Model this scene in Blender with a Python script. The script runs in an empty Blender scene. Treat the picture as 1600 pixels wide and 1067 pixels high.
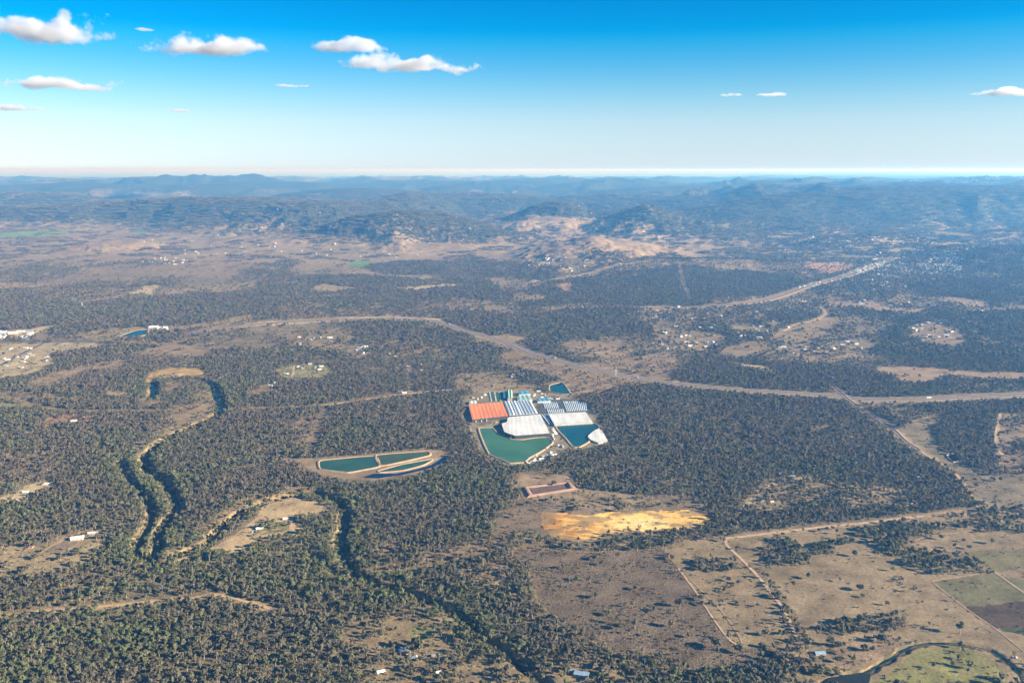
import bpy, math, random
import numpy as np
from mathutils import Vector
random.seed(7)
rng = np.random.default_rng(7)
R = math.radians
SC = bpy.context.scene
COL = SC.collection

# ------------------------------------------------------------------ camera
F = 1386.0                      # focal length in photo pixels (photo is 1600 x 1067)
V0 = 265.0                      # row of the true horizon
CAMZ = 700.0
PITCH = math.atan((533.5 - V0) / F)
cam = bpy.data.cameras.new('camera')
cam.sensor_width = 36.0
cam.lens = 36.0 * F / 1600.0
cam.clip_start = 5.0
cam.clip_end = 900000.0
camo = bpy.data.objects.new('camera', cam)
COL.objects.link(camo)
camo.location = (0, 0, CAMZ)
camo.rotation_euler = (math.pi / 2 - PITCH, 0, 0)
SC.camera = camo

# ------------------------------------------------------------------ light
SUN_EL = R(20.0)
SUN_AZ = R(90 + 17)             # clockwise from +Y (view direction): right, a little behind the camera
world = bpy.data.worlds.new('World')
SC.world = world
world.use_nodes = True
wn = world.node_tree
wn.nodes.clear()
sky = wn.nodes.new('ShaderNodeTexSky')
sky.sky_type = 'NISHITA'
sky.sun_disc = False
sky.sun_elevation = SUN_EL
sky.sun_rotation = SUN_AZ
sky.altitude = 700
sky.air_density = 1.0
sky.dust_density = 0.0
sky.ozone_density = 3.0
# sky tint by elevation; unseen upper stops are set to tone the shadow fill
hs = wn.nodes.new('ShaderNodeMix'); hs.data_type = 'RGBA'; hs.blend_type = 'MULTIPLY'
hs.inputs['Factor'].default_value = 1
tcw = wn.nodes.new('ShaderNodeTexCoord'); sx = wn.nodes.new('ShaderNodeSeparateXYZ')
skr = wn.nodes.new('ShaderNodeValToRGB')
for p_, c_ in ((0.0, (0.86, 1.07, 1.66)), (0.004, (0.90, 1.11, 1.72)), (0.0173, (0.978, 1.144, 1.649)), (0.0311, (1.053, 1.178, 1.541)), (0.0516, (1.096, 1.211, 1.447)), (0.0718, (0.87, 1.188, 1.399)), (0.0918, (0.584, 1.121, 1.382)), (0.1115, (0.322, 1.041, 1.391)), (0.1342, (0.067, 0.992, 1.399)), (0.1438, (0.004, 0.903, 1.417)), (0.1752, (0.003, 0.779, 1.343)), (0.4, (0.07, 0.62, 1.08)), (1.0, (0.30, 0.50, 0.76))):
    if p_ in (0.0, 1.0):
        e_ = skr.color_ramp.elements[0 if p_ == 0.0 else len(skr.color_ramp.elements) - 1]
    else:
        e_ = skr.color_ramp.elements.new(p_)
    e_.color = (*c_, 1)
wn.links.new(tcw.outputs['Generated'], sx.inputs[0]); wn.links.new(sx.outputs['Z'], skr.inputs[0])
wn.links.new(skr.outputs[0], hs.inputs['B'])
bg = wn.nodes.new('ShaderNodeBackground')
bg.inputs['Strength'].default_value = 0.046
wo = wn.nodes.new('ShaderNodeOutputWorld')
wn.links.new(sky.outputs[0], hs.inputs['A'])
wn.links.new(hs.outputs['Result'], bg.inputs[0])
wn.links.new(bg.outputs[0], wo.inputs[0])

sun = bpy.data.lights.new('sun', 'SUN')
sun.energy = 5.0
sun.angle = R(0.53)
sun.color = (1.0, 0.89, 0.74)
suno = bpy.data.objects.new('sun', sun)
COL.objects.link(suno)
sd = Vector((math.sin(SUN_AZ) * math.cos(SUN_EL), math.cos(SUN_AZ) * math.cos(SUN_EL), math.sin(SUN_EL)))
suno.rotation_euler = sd.to_track_quat('Z', 'Y').to_euler()
suno.location = (3000, -1000, 2000)

SC.view_settings.view_transform = 'Standard'
SC.view_settings.look = 'None'
SC.view_settings.exposure = 1.38
SC.view_settings.gamma = 1.0
SC.view_settings.use_curve_mapping = False
SC.render.engine = 'CYCLES'
cy = SC.cycles
cy.max_bounces = 6
cy.diffuse_bounces = 2
cy.glossy_bounces = 2
cy.transmission_bounces = 2
cy.transparent_max_bounces = 4
cy.volume_bounces = 4
cy.volume_max_steps = 128
cy.use_denoising = True
cy.use_adaptive_sampling = False

# ------------------------------------------------------------------ projection helpers
SP, CP = math.sin(PITCH), math.cos(PITCH)


def g(u, v, z=0.0):
    """ground point seen at photo pixel (u, v) on the plane at height z"""
    dx = (u - 800.0) / F
    dy = -(v - 533.5) / F
    fy = CP + dy * SP
    fz = -SP + dy * CP
    t = (z - CAMZ) / fz
    return (dx * t, fy * t)


def gp(pts, z=0.0):
    return np.array([g(u, v, z) for u, v in pts], dtype=np.float64)


def row_y(v):
    return g(800, v)[1]


# ------------------------------------------------------------------ noise
def _hash(ix, iy, seed):
    h = (ix.astype(np.int64) * 374761393 + iy.astype(np.int64) * 668265263 + seed * 2147483647) & 0xFFFFFFFF
    h = ((h ^ (h >> 13)) * 1274126177) & 0xFFFFFFFF
    h = ((h ^ (h >> 16)) * 2246822519) & 0xFFFFFFFF
    return h ^ (h >> 15)


def perlin(x, y, seed=0):
    x0 = np.floor(x); y0 = np.floor(y)
    fx = x - x0; fy = y - y0
    ux = fx * fx * fx * (fx * (fx * 6 - 15) + 10)
    uy = fy * fy * fy * (fy * (fy * 6 - 15) + 10)

    def gr(ix, iy, dx, dy):
        a = _hash(ix, iy, seed) * (2 * math.pi / 4294967296.0)
        return np.cos(a) * dx + np.sin(a) * dy
    n00 = gr(x0, y0, fx, fy); n10 = gr(x0 + 1, y0, fx - 1, fy)
    n01 = gr(x0, y0 + 1, fx, fy - 1); n11 = gr(x0 + 1, y0 + 1, fx - 1, fy - 1)
    return ((n00 * (1 - ux) + n10 * ux) * (1 - uy) + (n01 * (1 - ux) + n11 * ux) * uy) * 1.5


def fbm(x, y, scale, octaves=4, seed=0, gain=0.5):
    s = 0.0; a = 1.0; t = 0.0
    f = 1.0 / scale
    for o in range(octaves):
        s = s + a * perlin(x * f + 17.3 * o, y * f - 9.1 * o, seed + o * 31)
        t += a; a *= gain; f *= 2.03
    return s / t


def ridged(x, y, scale, octaves=4, seed=0):
    s = 0.0; a = 1.0; t = 0.0
    f = 1.0 / scale
    w = 1.0
    for o in range(octaves):
        n = 1 - np.abs(perlin(x * f + 5.7 * o, y * f + 3.3 * o, seed + o * 17)) * 1.6
        n = np.clip(n, 0, 1) ** 2 * w
        s = s + a * n; t += a; w = np.clip(n * 1.6, 0, 1)
        a *= 0.5; f *= 2.1
    return s / t


def sst(a, b, x):
    t = np.clip((x - a) / (b - a), 0, 1)
    return t * t * (3 - 2 * t)


# ------------------------------------------------------------------ polygons and polylines in world space
def inside(poly, x, y):
    """vectorised point in polygon"""
    res = np.zeros(x.shape, bool)
    x0, y0 = poly.min(0); x1, y1 = poly.max(0)
    idx = np.nonzero((x >= x0) & (x <= x1) & (y >= y0) & (y <= y1))[0]
    if len(idx) == 0:
        return res
    px = x[idx]; py = y[idx]
    c = np.zeros(len(idx), bool)
    n = len(poly)
    for i in range(n):
        ax, ay = poly[i]; bx, by = poly[(i + 1) % n]
        if ay == by:
            continue
        m = ((ay > py) != (by > py))
        c ^= m & (px < (bx - ax) * (py - ay) / (by - ay) + ax)
    res[idx] = c
    return res


def smooth_line(pts, per=6):
    """Catmull-Rom through pts"""
    P = np.asarray(pts, float)
    Q = np.vstack([2 * P[0] - P[1], P, 2 * P[-1] - P[-2]])
    out = []
    for i in range(1, len(Q) - 2):
        p0, p1, p2, p3 = Q[i - 1], Q[i], Q[i + 1], Q[i + 2]
        for k in range(per):
            t = k / per
            out.append(0.5 * ((2 * p1) + (-p0 + p2) * t + (2 * p0 - 5 * p1 + 4 * p2 - p3) * t * t + (-p0 + 3 * p1 - 3 * p2 + p3) * t ** 3))
    out.append(P[-1])
    return np.array(out)


def dist_line(line, x, y, reach):
    """distance to a polyline, inf beyond reach"""
    d = np.full(x.shape, 1e9)
    x0, y0 = line.min(0) - reach; x1, y1 = line.max(0) + reach
    idx = np.nonzero((x > x0) & (x < x1) & (y > y0) & (y < y1))[0]
    if len(idx) == 0:
        return d
    px = x[idx]; py = y[idx]; b = np.full(len(idx), 1e9)
    for i in range(len(line) - 1):
        ax, ay = line[i]; bx, by = line[i + 1]
        m = (px > min(ax, bx) - reach) & (px < max(ax, bx) + reach) & (py > min(ay, by) - reach) & (py < max(ay, by) + reach)
        if not m.any():
            continue
        qx = px[m] - ax; qy = py[m] - ay; ex = bx - ax; ey = by - ay
        t = np.clip((qx * ex + qy * ey) / (ex * ex + ey * ey + 1e-9), 0, 1)
        dd = np.hypot(qx - t * ex, qy - t * ey)
        b[m] = np.minimum(b[m], dd)
    d[idx] = b
    return d


# ------------------------------------------------------------------ survey of the land, digitised from the photograph
TAN = (0.285, 0.212, 0.142)
PINK = (0.285, 0.205, 0.148)
GOLD = (0.40, 0.27, 0.13)
PALE = (0.42, 0.33, 0.22)
SCRUB = (0.225, 0.168, 0.130)
OLIVE = (0.22, 0.20, 0.10)
GREEN = (0.15, 0.23, 0.08)
GREY = (0.215, 0.172, 0.128)
RED = (0.32, 0.19, 0.125)
SOIL = (0.115, 0.085, 0.07)

# (polygon in photo pixels, tree density, ground colour)   later ones win
LAND = [
    # ---- woods first
    ([(0, 462), (60, 462), (130, 475), (200, 466), (300, 461), (400, 456), (480, 468), (440, 478), (500, 490), (400, 500), (330, 512), (260, 511), (200, 510), (150, 515), (95, 528), (75, 517), (100, 505), (30, 515), (0, 520)], .88, GREY),
    ([(440, 432), (560, 430), (700, 440), (760, 436), (780, 450), (800, 470), (690, 468), (560, 476), (490, 470), (480, 446)], .7, GREY),
    ([(560, 418), (640, 408), (760, 412), (900, 425), (760, 432), (600, 430)], .6, GREY),
    ([(790, 470), (860, 440), (900, 440), (1060, 422), (1200, 428), (1260, 440), (1240, 455), (1150, 473), (1000, 478), (930, 472), (850, 480)], .92, GREY),
    ([(800, 492), (850, 485), (950, 482), (1000, 482), (1005, 520), (930, 530), (890, 530), (860, 556), (820, 540), (740, 510), (700, 500), (680, 480), (760, 486)], .88, GREY),
    ([(1440, 492), (1600, 478), (1600, 582), (1540, 578), (1420, 560), (1380, 560), (1375, 520), (1420, 500)], .86, GREY),
    ([(1055, 590), (1080, 568), (1140, 570), (1220, 582), (1290, 568), (1366, 576), (1415, 597), (1444, 600), (1490, 590), (1540, 592), (1600, 600), (1600, 614), (1450, 620), (1340, 622), (1200, 605)], .85, GREY),
    ([(425, 598), (500, 585), (560, 580), (640, 592), (705, 600), (640, 612), (480, 634), (400, 640), (300, 645), (345, 625), (380, 610)], .9, GREY),
    ([(550, 505), (650, 505), (730, 530), (710, 575), (620, 578), (540, 565), (600, 535)], .78, GREY),
    ([(330, 548), (520, 540), (540, 560), (470, 570), (430, 575), (420, 600), (350, 600), (310, 575)], .8, GREY),
    ([(100, 552), (150, 545), (200, 560), (150, 570), (100, 585), (70, 590), (85, 575)], .85, GREY),
    ([(100, 600), (160, 578), (230, 575), (235, 600), (220, 630), (160, 632), (80, 628)], .85, GREY),
    # ---- open country, mid distance
    ([(0, 445), (110, 441), (62, 450), (0, 461)], .04, TAN),
    ([(175, 447), (208, 455), (180, 465), (120, 472), (62, 459)], .35, PINK),
    ([(202, 460), (225, 447), (252, 445), (237, 460)], .02, PALE),
    ([(240, 458), (312, 445), (400, 442), (400, 452), (300, 457), (250, 461)], .12, TAN),
    ([(105, 525), (160, 515), (225, 511), (300, 508), (340, 500), (400, 491), (400, 500), (340, 512), (290, 516), (232, 517), (187, 526), (150, 532)], .1, TAN),
    ([(0, 520), (32, 516), (100, 506), (75, 515), (42, 527), (0, 532)], .02, PALE),
    ([(0, 535), (75, 536), (150, 536), (155, 541), (110, 549), (80, 556), (86, 568), (52, 588), (0, 604)], .04, PALE),
    ([(115, 575), (140, 569), (207, 560), (195, 577), (140, 580), (105, 595), (82, 605), (37, 605), (62, 590)], .1, PINK),
    ([(230, 547), (275, 536), (337, 544), (325, 550), (270, 557), (207, 557)], .08, PINK),
    ([(230, 600), (228, 585), (270, 573), (312, 576), (336, 585), (300, 590), (262, 587), (240, 594)], .02, GOLD),
    ([(252, 615), (270, 595), (292, 595), (277, 612)], .08, TAN),
    ([(304, 596), (322, 603), (333, 622), (334, 643), (297, 665), (250, 685), (219, 705), (216, 715), (205, 700), (260, 659), (282, 634), (307, 612)], .22, TAN),
    ([(0, 629), (60, 630), (50, 637), (0, 640)], .0, (0.24, 0.24, 0.12)),
    ([(162, 610), (200, 612), (205, 619), (170, 620)], .02, TAN),
    ([(220, 622), (240, 600), (246, 600), (232, 618), (205, 632)], .05, TAN),
    ([(225, 625), (262, 621), (250, 632), (220, 637)], .08, TAN),
    ([(75, 653), (100, 648), (163, 648), (135, 662), (94, 662), (69, 678), (60, 665)], .25, RED),
    ([(0, 610), (60, 612), (160, 622), (200, 628), (100, 627), (0, 622)], .3, PINK),
    ([(487, 451), (507, 444), (562, 450), (525, 457), (495, 457)], .02, TAN),
    ([(625, 450), (700, 444), (722, 447), (650, 454)], .02, PALE),
    ([(697, 470), (715, 465), (760, 472), (757, 484), (705, 485)], .3, PINK),
    ([(420, 478), (560, 482), (680, 484), (720, 496), (600, 496), (487, 498), (440, 494)], .45, PINK),
    ([(340, 514), (400, 504), (487, 498), (600, 494), (695, 498), (690, 502), (600, 500), (500, 504), (400, 510)], .03, PALE),
    ([(440, 528), (455, 520), (540, 512), (560, 525), (530, 550), (507, 548), (465, 540), (455, 532)], .14, TAN),
    ([(540, 560), (560, 548), (590, 552), (570, 562)], .2, TAN),
    ([(432, 580), (455, 571), (490, 569), (517, 572), (515, 590), (457, 596), (440, 590)], .04, (0.27, 0.24, 0.13)),
    ([(398, 605), (435, 596), (430, 612), (410, 622), (392, 616)], .1, TAN),
    ([(712, 584), (800, 580), (815, 600), (850, 600), (830, 612), (730, 613), (712, 610)], .12, TAN),
    ([(730, 515), (762, 521), (805, 538), (860, 556), (852, 560), (790, 547), (750, 533)], .08, TAN),
    ([(600, 530), (700, 535), (705, 560), (620, 572), (580, 560)], .6, TAN),
    ([(800, 522), (825, 530), (805, 537), (770, 526)], .04, TAN),
    ([(780, 548), (845, 557), (912, 576), (960, 587), (1025, 602), (975, 603), (940, 616), (895, 618), (872, 592), (825, 578), (785, 570)], .1, PINK),
    ([(887, 535), (925, 530), (940, 542), (985, 547), (980, 560), (940, 560), (900, 545)], .16, PINK),
    ([(895, 566), (1040, 555), (1072, 567), (1050, 580), (1055, 594), (990, 589), (940, 577)], .12, PINK),
    ([(1015, 506), (1110, 520), (1142, 527), (1115, 540), (1107, 552), (1075, 547), (1025, 545), (1030, 525)], .1, TAN),
    ([(1142, 512), (1150, 507), (1200, 513), (1200, 520), (1150, 518)], .03, TAN),
    ([(1122, 547), (1175, 533), (1200, 536), (1205, 550), (1150, 560), (1132, 557)], .05, TAN),
    ([(1140, 564), (1200, 573), (1218, 583), (1195, 580), (1150, 570)], .02, PALE),
    ([(805, 459), (852, 461), (850, 469), (800, 472)], .2, PINK),
    ([(867, 447), (895, 441), (896, 458), (880, 456)], .02, RED),
    ([(982, 497), (1000, 486), (1080, 482), (1200, 480), (1200, 500), (1080, 505), (1000, 503)], .42, TAN),
    ([(1290, 471), (1360, 471), (1405, 482), (1452, 482), (1437, 490), (1375, 487), (1350, 481), (1295, 477)], .05, PINK),
    ([(1472, 462), (1500, 465), (1550, 474), (1525, 481), (1475, 471)], .03, TAN),
    ([(1222, 517), (1287, 494), (1312, 497), (1310, 507), (1287, 527), (1245, 537), (1215, 535)], .07, TAN),
    ([(1200, 536), (1325, 538), (1375, 560), (1300, 565), (1200, 565)], .24, TAN),
    ([(1420, 512), (1462, 502), (1505, 520), (1510, 543), (1460, 540), (1425, 527)], .07, PINK),
    ([(1527, 522), (1570, 537), (1537, 542)], .3, TAN),
    ([(1200, 503), (1227, 504), (1215, 512), (1200, 514)], .04, TAN),
    ([(1366, 576), (1413, 572), (1538, 581), (1600, 588), (1600, 598), (1530, 592), (1491, 588), (1444, 599), (1413, 597)], .01, PINK),
    ([(1100, 468), (1200, 462), (1240, 456), (1200, 474), (1140, 479)], .35, TAN),
    ([(1220, 405), (1330, 400), (1470, 395), (1500, 420), (1460, 440), (1320, 445), (1260, 430)], .5, TAN),
    ([(1250, 412), (1300, 412), (1340, 420), (1300, 428), (1262, 424)], .1, RED),
    ([(1490, 386), (1560, 386), (1570, 394), (1500, 396)], .05, PALE),
    ([(545, 412), (560, 408), (584, 411), (570, 419), (548, 419)], .0, GREEN),
    ([(0, 374), (60, 366), (120, 366), (60, 374), (0, 380)], .0, (0.17, 0.25, 0.11)),
    ([(200, 366), (260, 360), (275, 361), (220, 368)], .0, (0.13, 0.24, 0.12)),
    ([(820, 410), (870, 385), (930, 372), (990, 385), (1080, 390), (1095, 400), (1020, 408), (960, 412), (880, 416)], .1, PINK),
    # ---- near woods
    ([(905, 625), (1000, 606), (1060, 604), (1300, 624), (1400, 682), (1450, 718), (1500, 760), (1512, 790), (1440, 803), (1230, 825), (1130, 838), (1112, 815), (1100, 790), (1080, 775), (960, 768), (900, 756), (870, 742), (885, 700), (952, 700), (945, 680), (930, 655)], .86, GREY),
    # ---- near clearings
    ([(1413, 662), (1476, 646), (1460, 671), (1472, 703), (1513, 728), (1551, 743), (1600, 732), (1600, 802), (1541, 795), (1520, 780), (1505, 753), (1475, 731), (1436, 706), (1410, 687)], .04, GREY),
    ([(1563, 646), (1600, 640), (1600, 660), (1580, 700), (1600, 720), (1600, 735), (1556, 740), (1560, 690)], .25, PINK),
    ([(1320, 620), (1345, 632), (1420, 660), (1475, 646), (1430, 640), (1370, 630)], .4, TAN),
    ([(1180, 760), (1260, 740), (1300, 760), (1280, 790), (1200, 800), (1150, 780)], .42, TAN),
    ([(1290, 750), (1420, 765), (1440, 790), (1330, 795)], .5, TAN),
    ([(0, 905), (0, 856), (50, 852), (62, 855), (127, 828), (140, 828), (170, 833), (162, 850), (150, 872), (135, 884), (100, 895), (60, 900)], .10, (.33, .25, .165)),
    ([(65, 864), (110, 838), (124, 845), (98, 863)], .0, SCRUB),
    ([(0, 787), (19, 772), (47, 756), (78, 751), (88, 760), (47, 776), (28, 785)], .02, PALE),
    ([(326, 862), (390, 818), (416, 785), (452, 774), (508, 786), (510, 803), (462, 807), (456, 816), (480, 822), (462, 838), (420, 844), (372, 868)], .012, (.42, .305, .195)),
    ([(390, 825), (420, 812), (450, 815), (445, 830), (400, 835)], .15, OLIVE),
    ([(450, 668), (480, 650), (500, 648), (495, 690), (470, 700)], .35, PINK),
    ([(340, 730), (420, 715), (480, 735), (440, 760), (360, 750)], .55, TAN),
    ([(803, 848), (862, 843), (900, 855), (1025, 850), (1133, 840), (1160, 872), (1186, 901), (1212, 940), (1225, 975), (1240, 1015), (1215, 1035), (1160, 1045), (1087, 1048), (1050, 1032), (975, 1022), (925, 1000), (875, 975), (842, 940), (825, 895), (800, 870)], .018, SCRUB),
    ([(1030, 850), (1133, 841), (1160, 872), (1186, 901), (1212, 940), (1240, 1015), (1165, 1010), (1137, 996), (1088, 926), (1064, 893), (1040, 870)], .03, TAN),
    ([(1085, 880), (1110, 874), (1150, 878), (1150, 890), (1110, 896), (1085, 893)], .55, TAN),
    ([(1138, 845), (1350, 820), (1444, 807), (1480, 806), (1600, 802), (1600, 1067), (1400, 1075), (1260, 1070), (1250, 1030), (1225, 960), (1186, 901)], .012, (.25, .188, .128)),
    ([(1335, 830), (1400, 815), (1475, 820), (1490, 830), (1450, 834), (1425, 845), (1407, 857), (1512, 866), (1550, 885), (1545, 895), (1482, 900), (1420, 895), (1405, 877), (1375, 857)], .82, TAN),
    ([(1480, 800), (1600, 800), (1600, 842), (1560, 830), (1500, 826)], .5, TAN),
    ([(1200, 845), (1237, 845), (1256, 862), (1267, 882), (1225, 887), (1198, 890)], .62, TAN),
    ([(1260, 852), (1300, 848), (1305, 865), (1275, 870)], .72, TAN),
    ([(1310, 840), (1332, 838), (1338, 850), (1315, 854)], .5, TAN),
    ([(1195, 903), (1205, 903), (1240, 965), (1264, 1002), (1250, 1010), (1225, 965)], .85, TAN),
    ([(1275, 982), (1325, 970), (1400, 960), (1420, 970), (1412, 986), (1350, 989), (1300, 994)], .9, TAN),
    ([(1205, 1012), (1262, 1005), (1270, 1040), (1340, 1050), (1290, 1060), (1200, 1045)], .5, TAN),
    ([(1400, 1040), (1430, 1012), (1480, 1007), (1540, 1022), (1580, 1067), (1350, 1075)], .04, (0.24, 0.22, 0.10)),
    ([(1290, 1005), (1400, 990), (1410, 1012), (1350, 1045), (1300, 1040)], .12, PINK),
    ([(1456, 908), (1550, 895), (1600, 930), (1502, 945)], .0, (0.145, 0.13, 0.075)),
    ([(1502, 945), (1600, 931), (1600, 978), (1556, 983)], .0, (0.085, 0.058, 0.045)),
    ([(1556, 983), (1600, 978), (1600, 1018)], .0, (0.065, 0.078, 0.038)),
    ([(1512, 862), (1600, 850), (1600, 890), (1553, 890)], .01, (0.17, 0.145, 0.085)),
    # around the golden sand
    ([(800, 745), (840, 735), (890, 745), (900, 760), (960, 770), (1080, 776), (1100, 790), (1112, 815), (1080, 832), (1000, 838), (900, 852), (860, 846), (800, 850), (770, 840), (790, 800), (815, 780)], .08, SCRUB),
    ([(900, 765), (1000, 775), (1060, 790), (960, 798), (890, 790)], .22, TAN),
    ([(808, 742), (900, 742), (905, 776), (818, 782)], .0, PINK),
    ([(800, 830), (862, 842), (900, 852), (1000, 838), (1060, 828), (1130, 836), (1060, 852), (1000, 862), (900, 862), (800, 856)], .55, TAN),
    # homestead by the bottom edge
    ([(540, 980), (600, 958), (650, 940), (700, 960), (730, 1000), (700, 1030), (650, 1045), (580, 1030), (540, 1010)], .3, TAN),
    ([(638, 980), (660, 972), (680, 980), (675, 1000), (650, 1003)], .0, OLIVE),
    ([(560, 1040), (700, 1035), (800, 1040), (860, 1067), (560, 1080)], .38, TAN),
    ([(860, 1035), (900, 1030), (960, 1040), (1000, 1062), (850, 1080)], .3, TAN),
    ([(720, 885), (790, 878), (810, 895), (790, 918), (740, 912)], .3, PINK),
    ([(800, 930), (812, 926), (815, 940), (802, 945)], .02, GOLD),
    ([(650, 870), (720, 850), (790, 838), (800, 850), (740, 868), (660, 884)], .3, PINK),
    ([(585, 860), (625, 845), (640, 860), (610, 870)], .2, PINK),
    # factory ground
    ([(722, 625), (760, 610), (830, 608), (895, 619), (922, 632), (955, 690), (940, 700), (905, 704), (870, 712), (830, 730), (795, 730), (755, 712), (735, 668), (722, 650)], .02, (0.24, 0.20, 0.15)),
    ([(843, 624), (915, 624), (922, 644), (866, 647), (868, 666), (858, 672), (838, 640)], .0, (.10, .11, .12)),
    ([(440, 716), (500, 716), (660, 702), (712, 704), (700, 722), (640, 742), (580, 750), (500, 744), (486, 738)], .0, PINK),
]
# parcels that reach the edge of the photograph carry on beyond it
LANDW = [(gp([(1730 if u >= 1600 else -130 if u <= 0 else u, v) for u, v in p]), d, c) for p, d, c in LAND]

# strips: (pixels, half width in metres, density, colour, blend)
STRIPS = [
    ([(0, 616), (60, 634), (110, 642), (188, 642), (266, 642), (360, 640), (500, 634), (582, 623), (638, 615), (713, 610)], 17, .05, TAN),
    ([(640, 570), (643, 600), (646, 650)], 9, .05, TAN),
    ([(508, 640), (494, 681), (484, 708)], 11, .0, SCRUB),
    ([(672, 662), (691, 698)], 6, .0, TAN),
    ([(1061, 418), (1068, 440), (1080, 470)], 15, .0, GREY),
    ([(150, 530), (260, 536), (340, 520)], 20, .2, TAN),
    ([(400, 464), (487, 464), (572, 461)], 22, .05, PALE),
    ([(625, 451), (722, 446)], 20, .05, PALE),
    ([(825, 443), (875, 438), (925, 431), (975, 424), (1015, 420)], 34, .0, TAN),
    ([(800, 494), (850, 487.5), (900, 481), (950, 479), (1050, 480)], 13, .0, PALE),
    ([(340, 515), (400, 507), (487, 501), (550, 499), (612, 498), (675, 501), (700, 507), (725, 516), (762, 526), (800, 538), (825, 549), (862, 560), (912, 574), (960, 584), (1012, 592.5), (1062, 600), (1125, 606), (1175, 611), (1240, 614), (1310, 619), (1340, 623.5), (1390, 625), (1450, 623.5), (1512, 620), (1620, 616)], 27, .0, TAN),
    ([(1060, 482), (1112, 479), (1150, 476), (1200, 469), (1230, 460), (1262, 449), (1287, 442), (1325, 432), (1362, 420), (1412, 405), (1462, 394), (1510, 384)], 48, .0, TAN),
    ([(1303, 605), (1319, 618), (1344, 637), (1375, 656), (1397, 671), (1413, 687), (1438, 704), (1454, 715)], 17, .0, TAN),
    ([(1282, 480), (1290, 490), (1275, 500), (1245, 507), (1225, 517), (1210, 530)], 16, .0, TAN),
    ([(1133, 842), (1231, 829.6), (1350, 817), (1444, 806), (1530, 796)], 11, .0, PINK),
    ([(240, 869), (262, 850), (300, 838), (340, 815), (376, 786), (423, 770), (470, 762), (500, 768)], 9, .12, (0.33, 0.23, 0.15)),
    ([(0, 964), (62, 955), (125, 950), (200, 944), (262, 937), (300, 935), (337, 930), (400, 944), (430, 956)], 9, .0, (.36, .26, .15)),
    ([(600, 897), (650, 890), (700, 880), (762, 866)], 7, .05, (0.2, 0.2, 0.09)),
    ([(570, 893), (640, 882), (700, 872), (770, 858)], 8, .05, PINK),
    ([(1155, 800), (1175, 780), (1200, 760), (1222, 742)], 5, .0, PALE),
    ([(1563, 646), (1556, 690), (1568, 716)], 5, .0, PALE),
]
STRIPW = [(smooth_line(gp(p)), w, d, c) for p, w, d, c in STRIPS]

# river channels: pixels, half width (m) of the bed, bank width, depth, water half width
RIVERS = [
    ([(236, 596), (241, 608), (235, 622)], 9, 10, 9, 8.0),
    ([(262, 590), (285, 588), (313, 592), (332, 603), (341, 621), (345, 641)], 12, 10, 9, 10.0),
    ([(345, 641), (332, 652), (300, 667), (262, 684), (237, 702), (226, 718), (236, 737), (263, 759), (276, 784), (268, 806), (250, 831), (244, 853), (234, 872)], 7, 11, 13, 2.6),
    ([(188, 722), (207, 753), (232, 784), (236, 809), (221, 837), (214, 853), (222, 869), (250, 880), (320, 872)], 6, 9, 10, 1.8),
    ([(270, 868), (320, 850), (345, 825), (385, 795), (430, 778), (478, 768), (516, 777), (537, 792), (539, 812), (536, 835), (534, 855), (545, 880), (560, 898), (580, 909)], 6, 11, 12, 3.6),
    ([(580, 909), (625, 922), (675, 938), (712, 958), (750, 988), (800, 1025), (860, 1075)], 5, 9, 8, 1.0),
    ([(400, 848), (450, 852), (487, 866), (512, 884), (540, 902)], 4, 7, 6, 2.0),
    ([(1275, 1072), (1312, 1056), (1355, 1049), (1387, 1031), (1412, 1016), (1437, 1006), (1475, 1003), (1512, 1008), (1550, 1018), (1587, 1046), (1600, 1067)], 2, 7, 3, 1.4),
]
RIVERW = [(smooth_line(gp(p)), a, b, d, w) for p, a, b, d, w in RIVERS]

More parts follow.
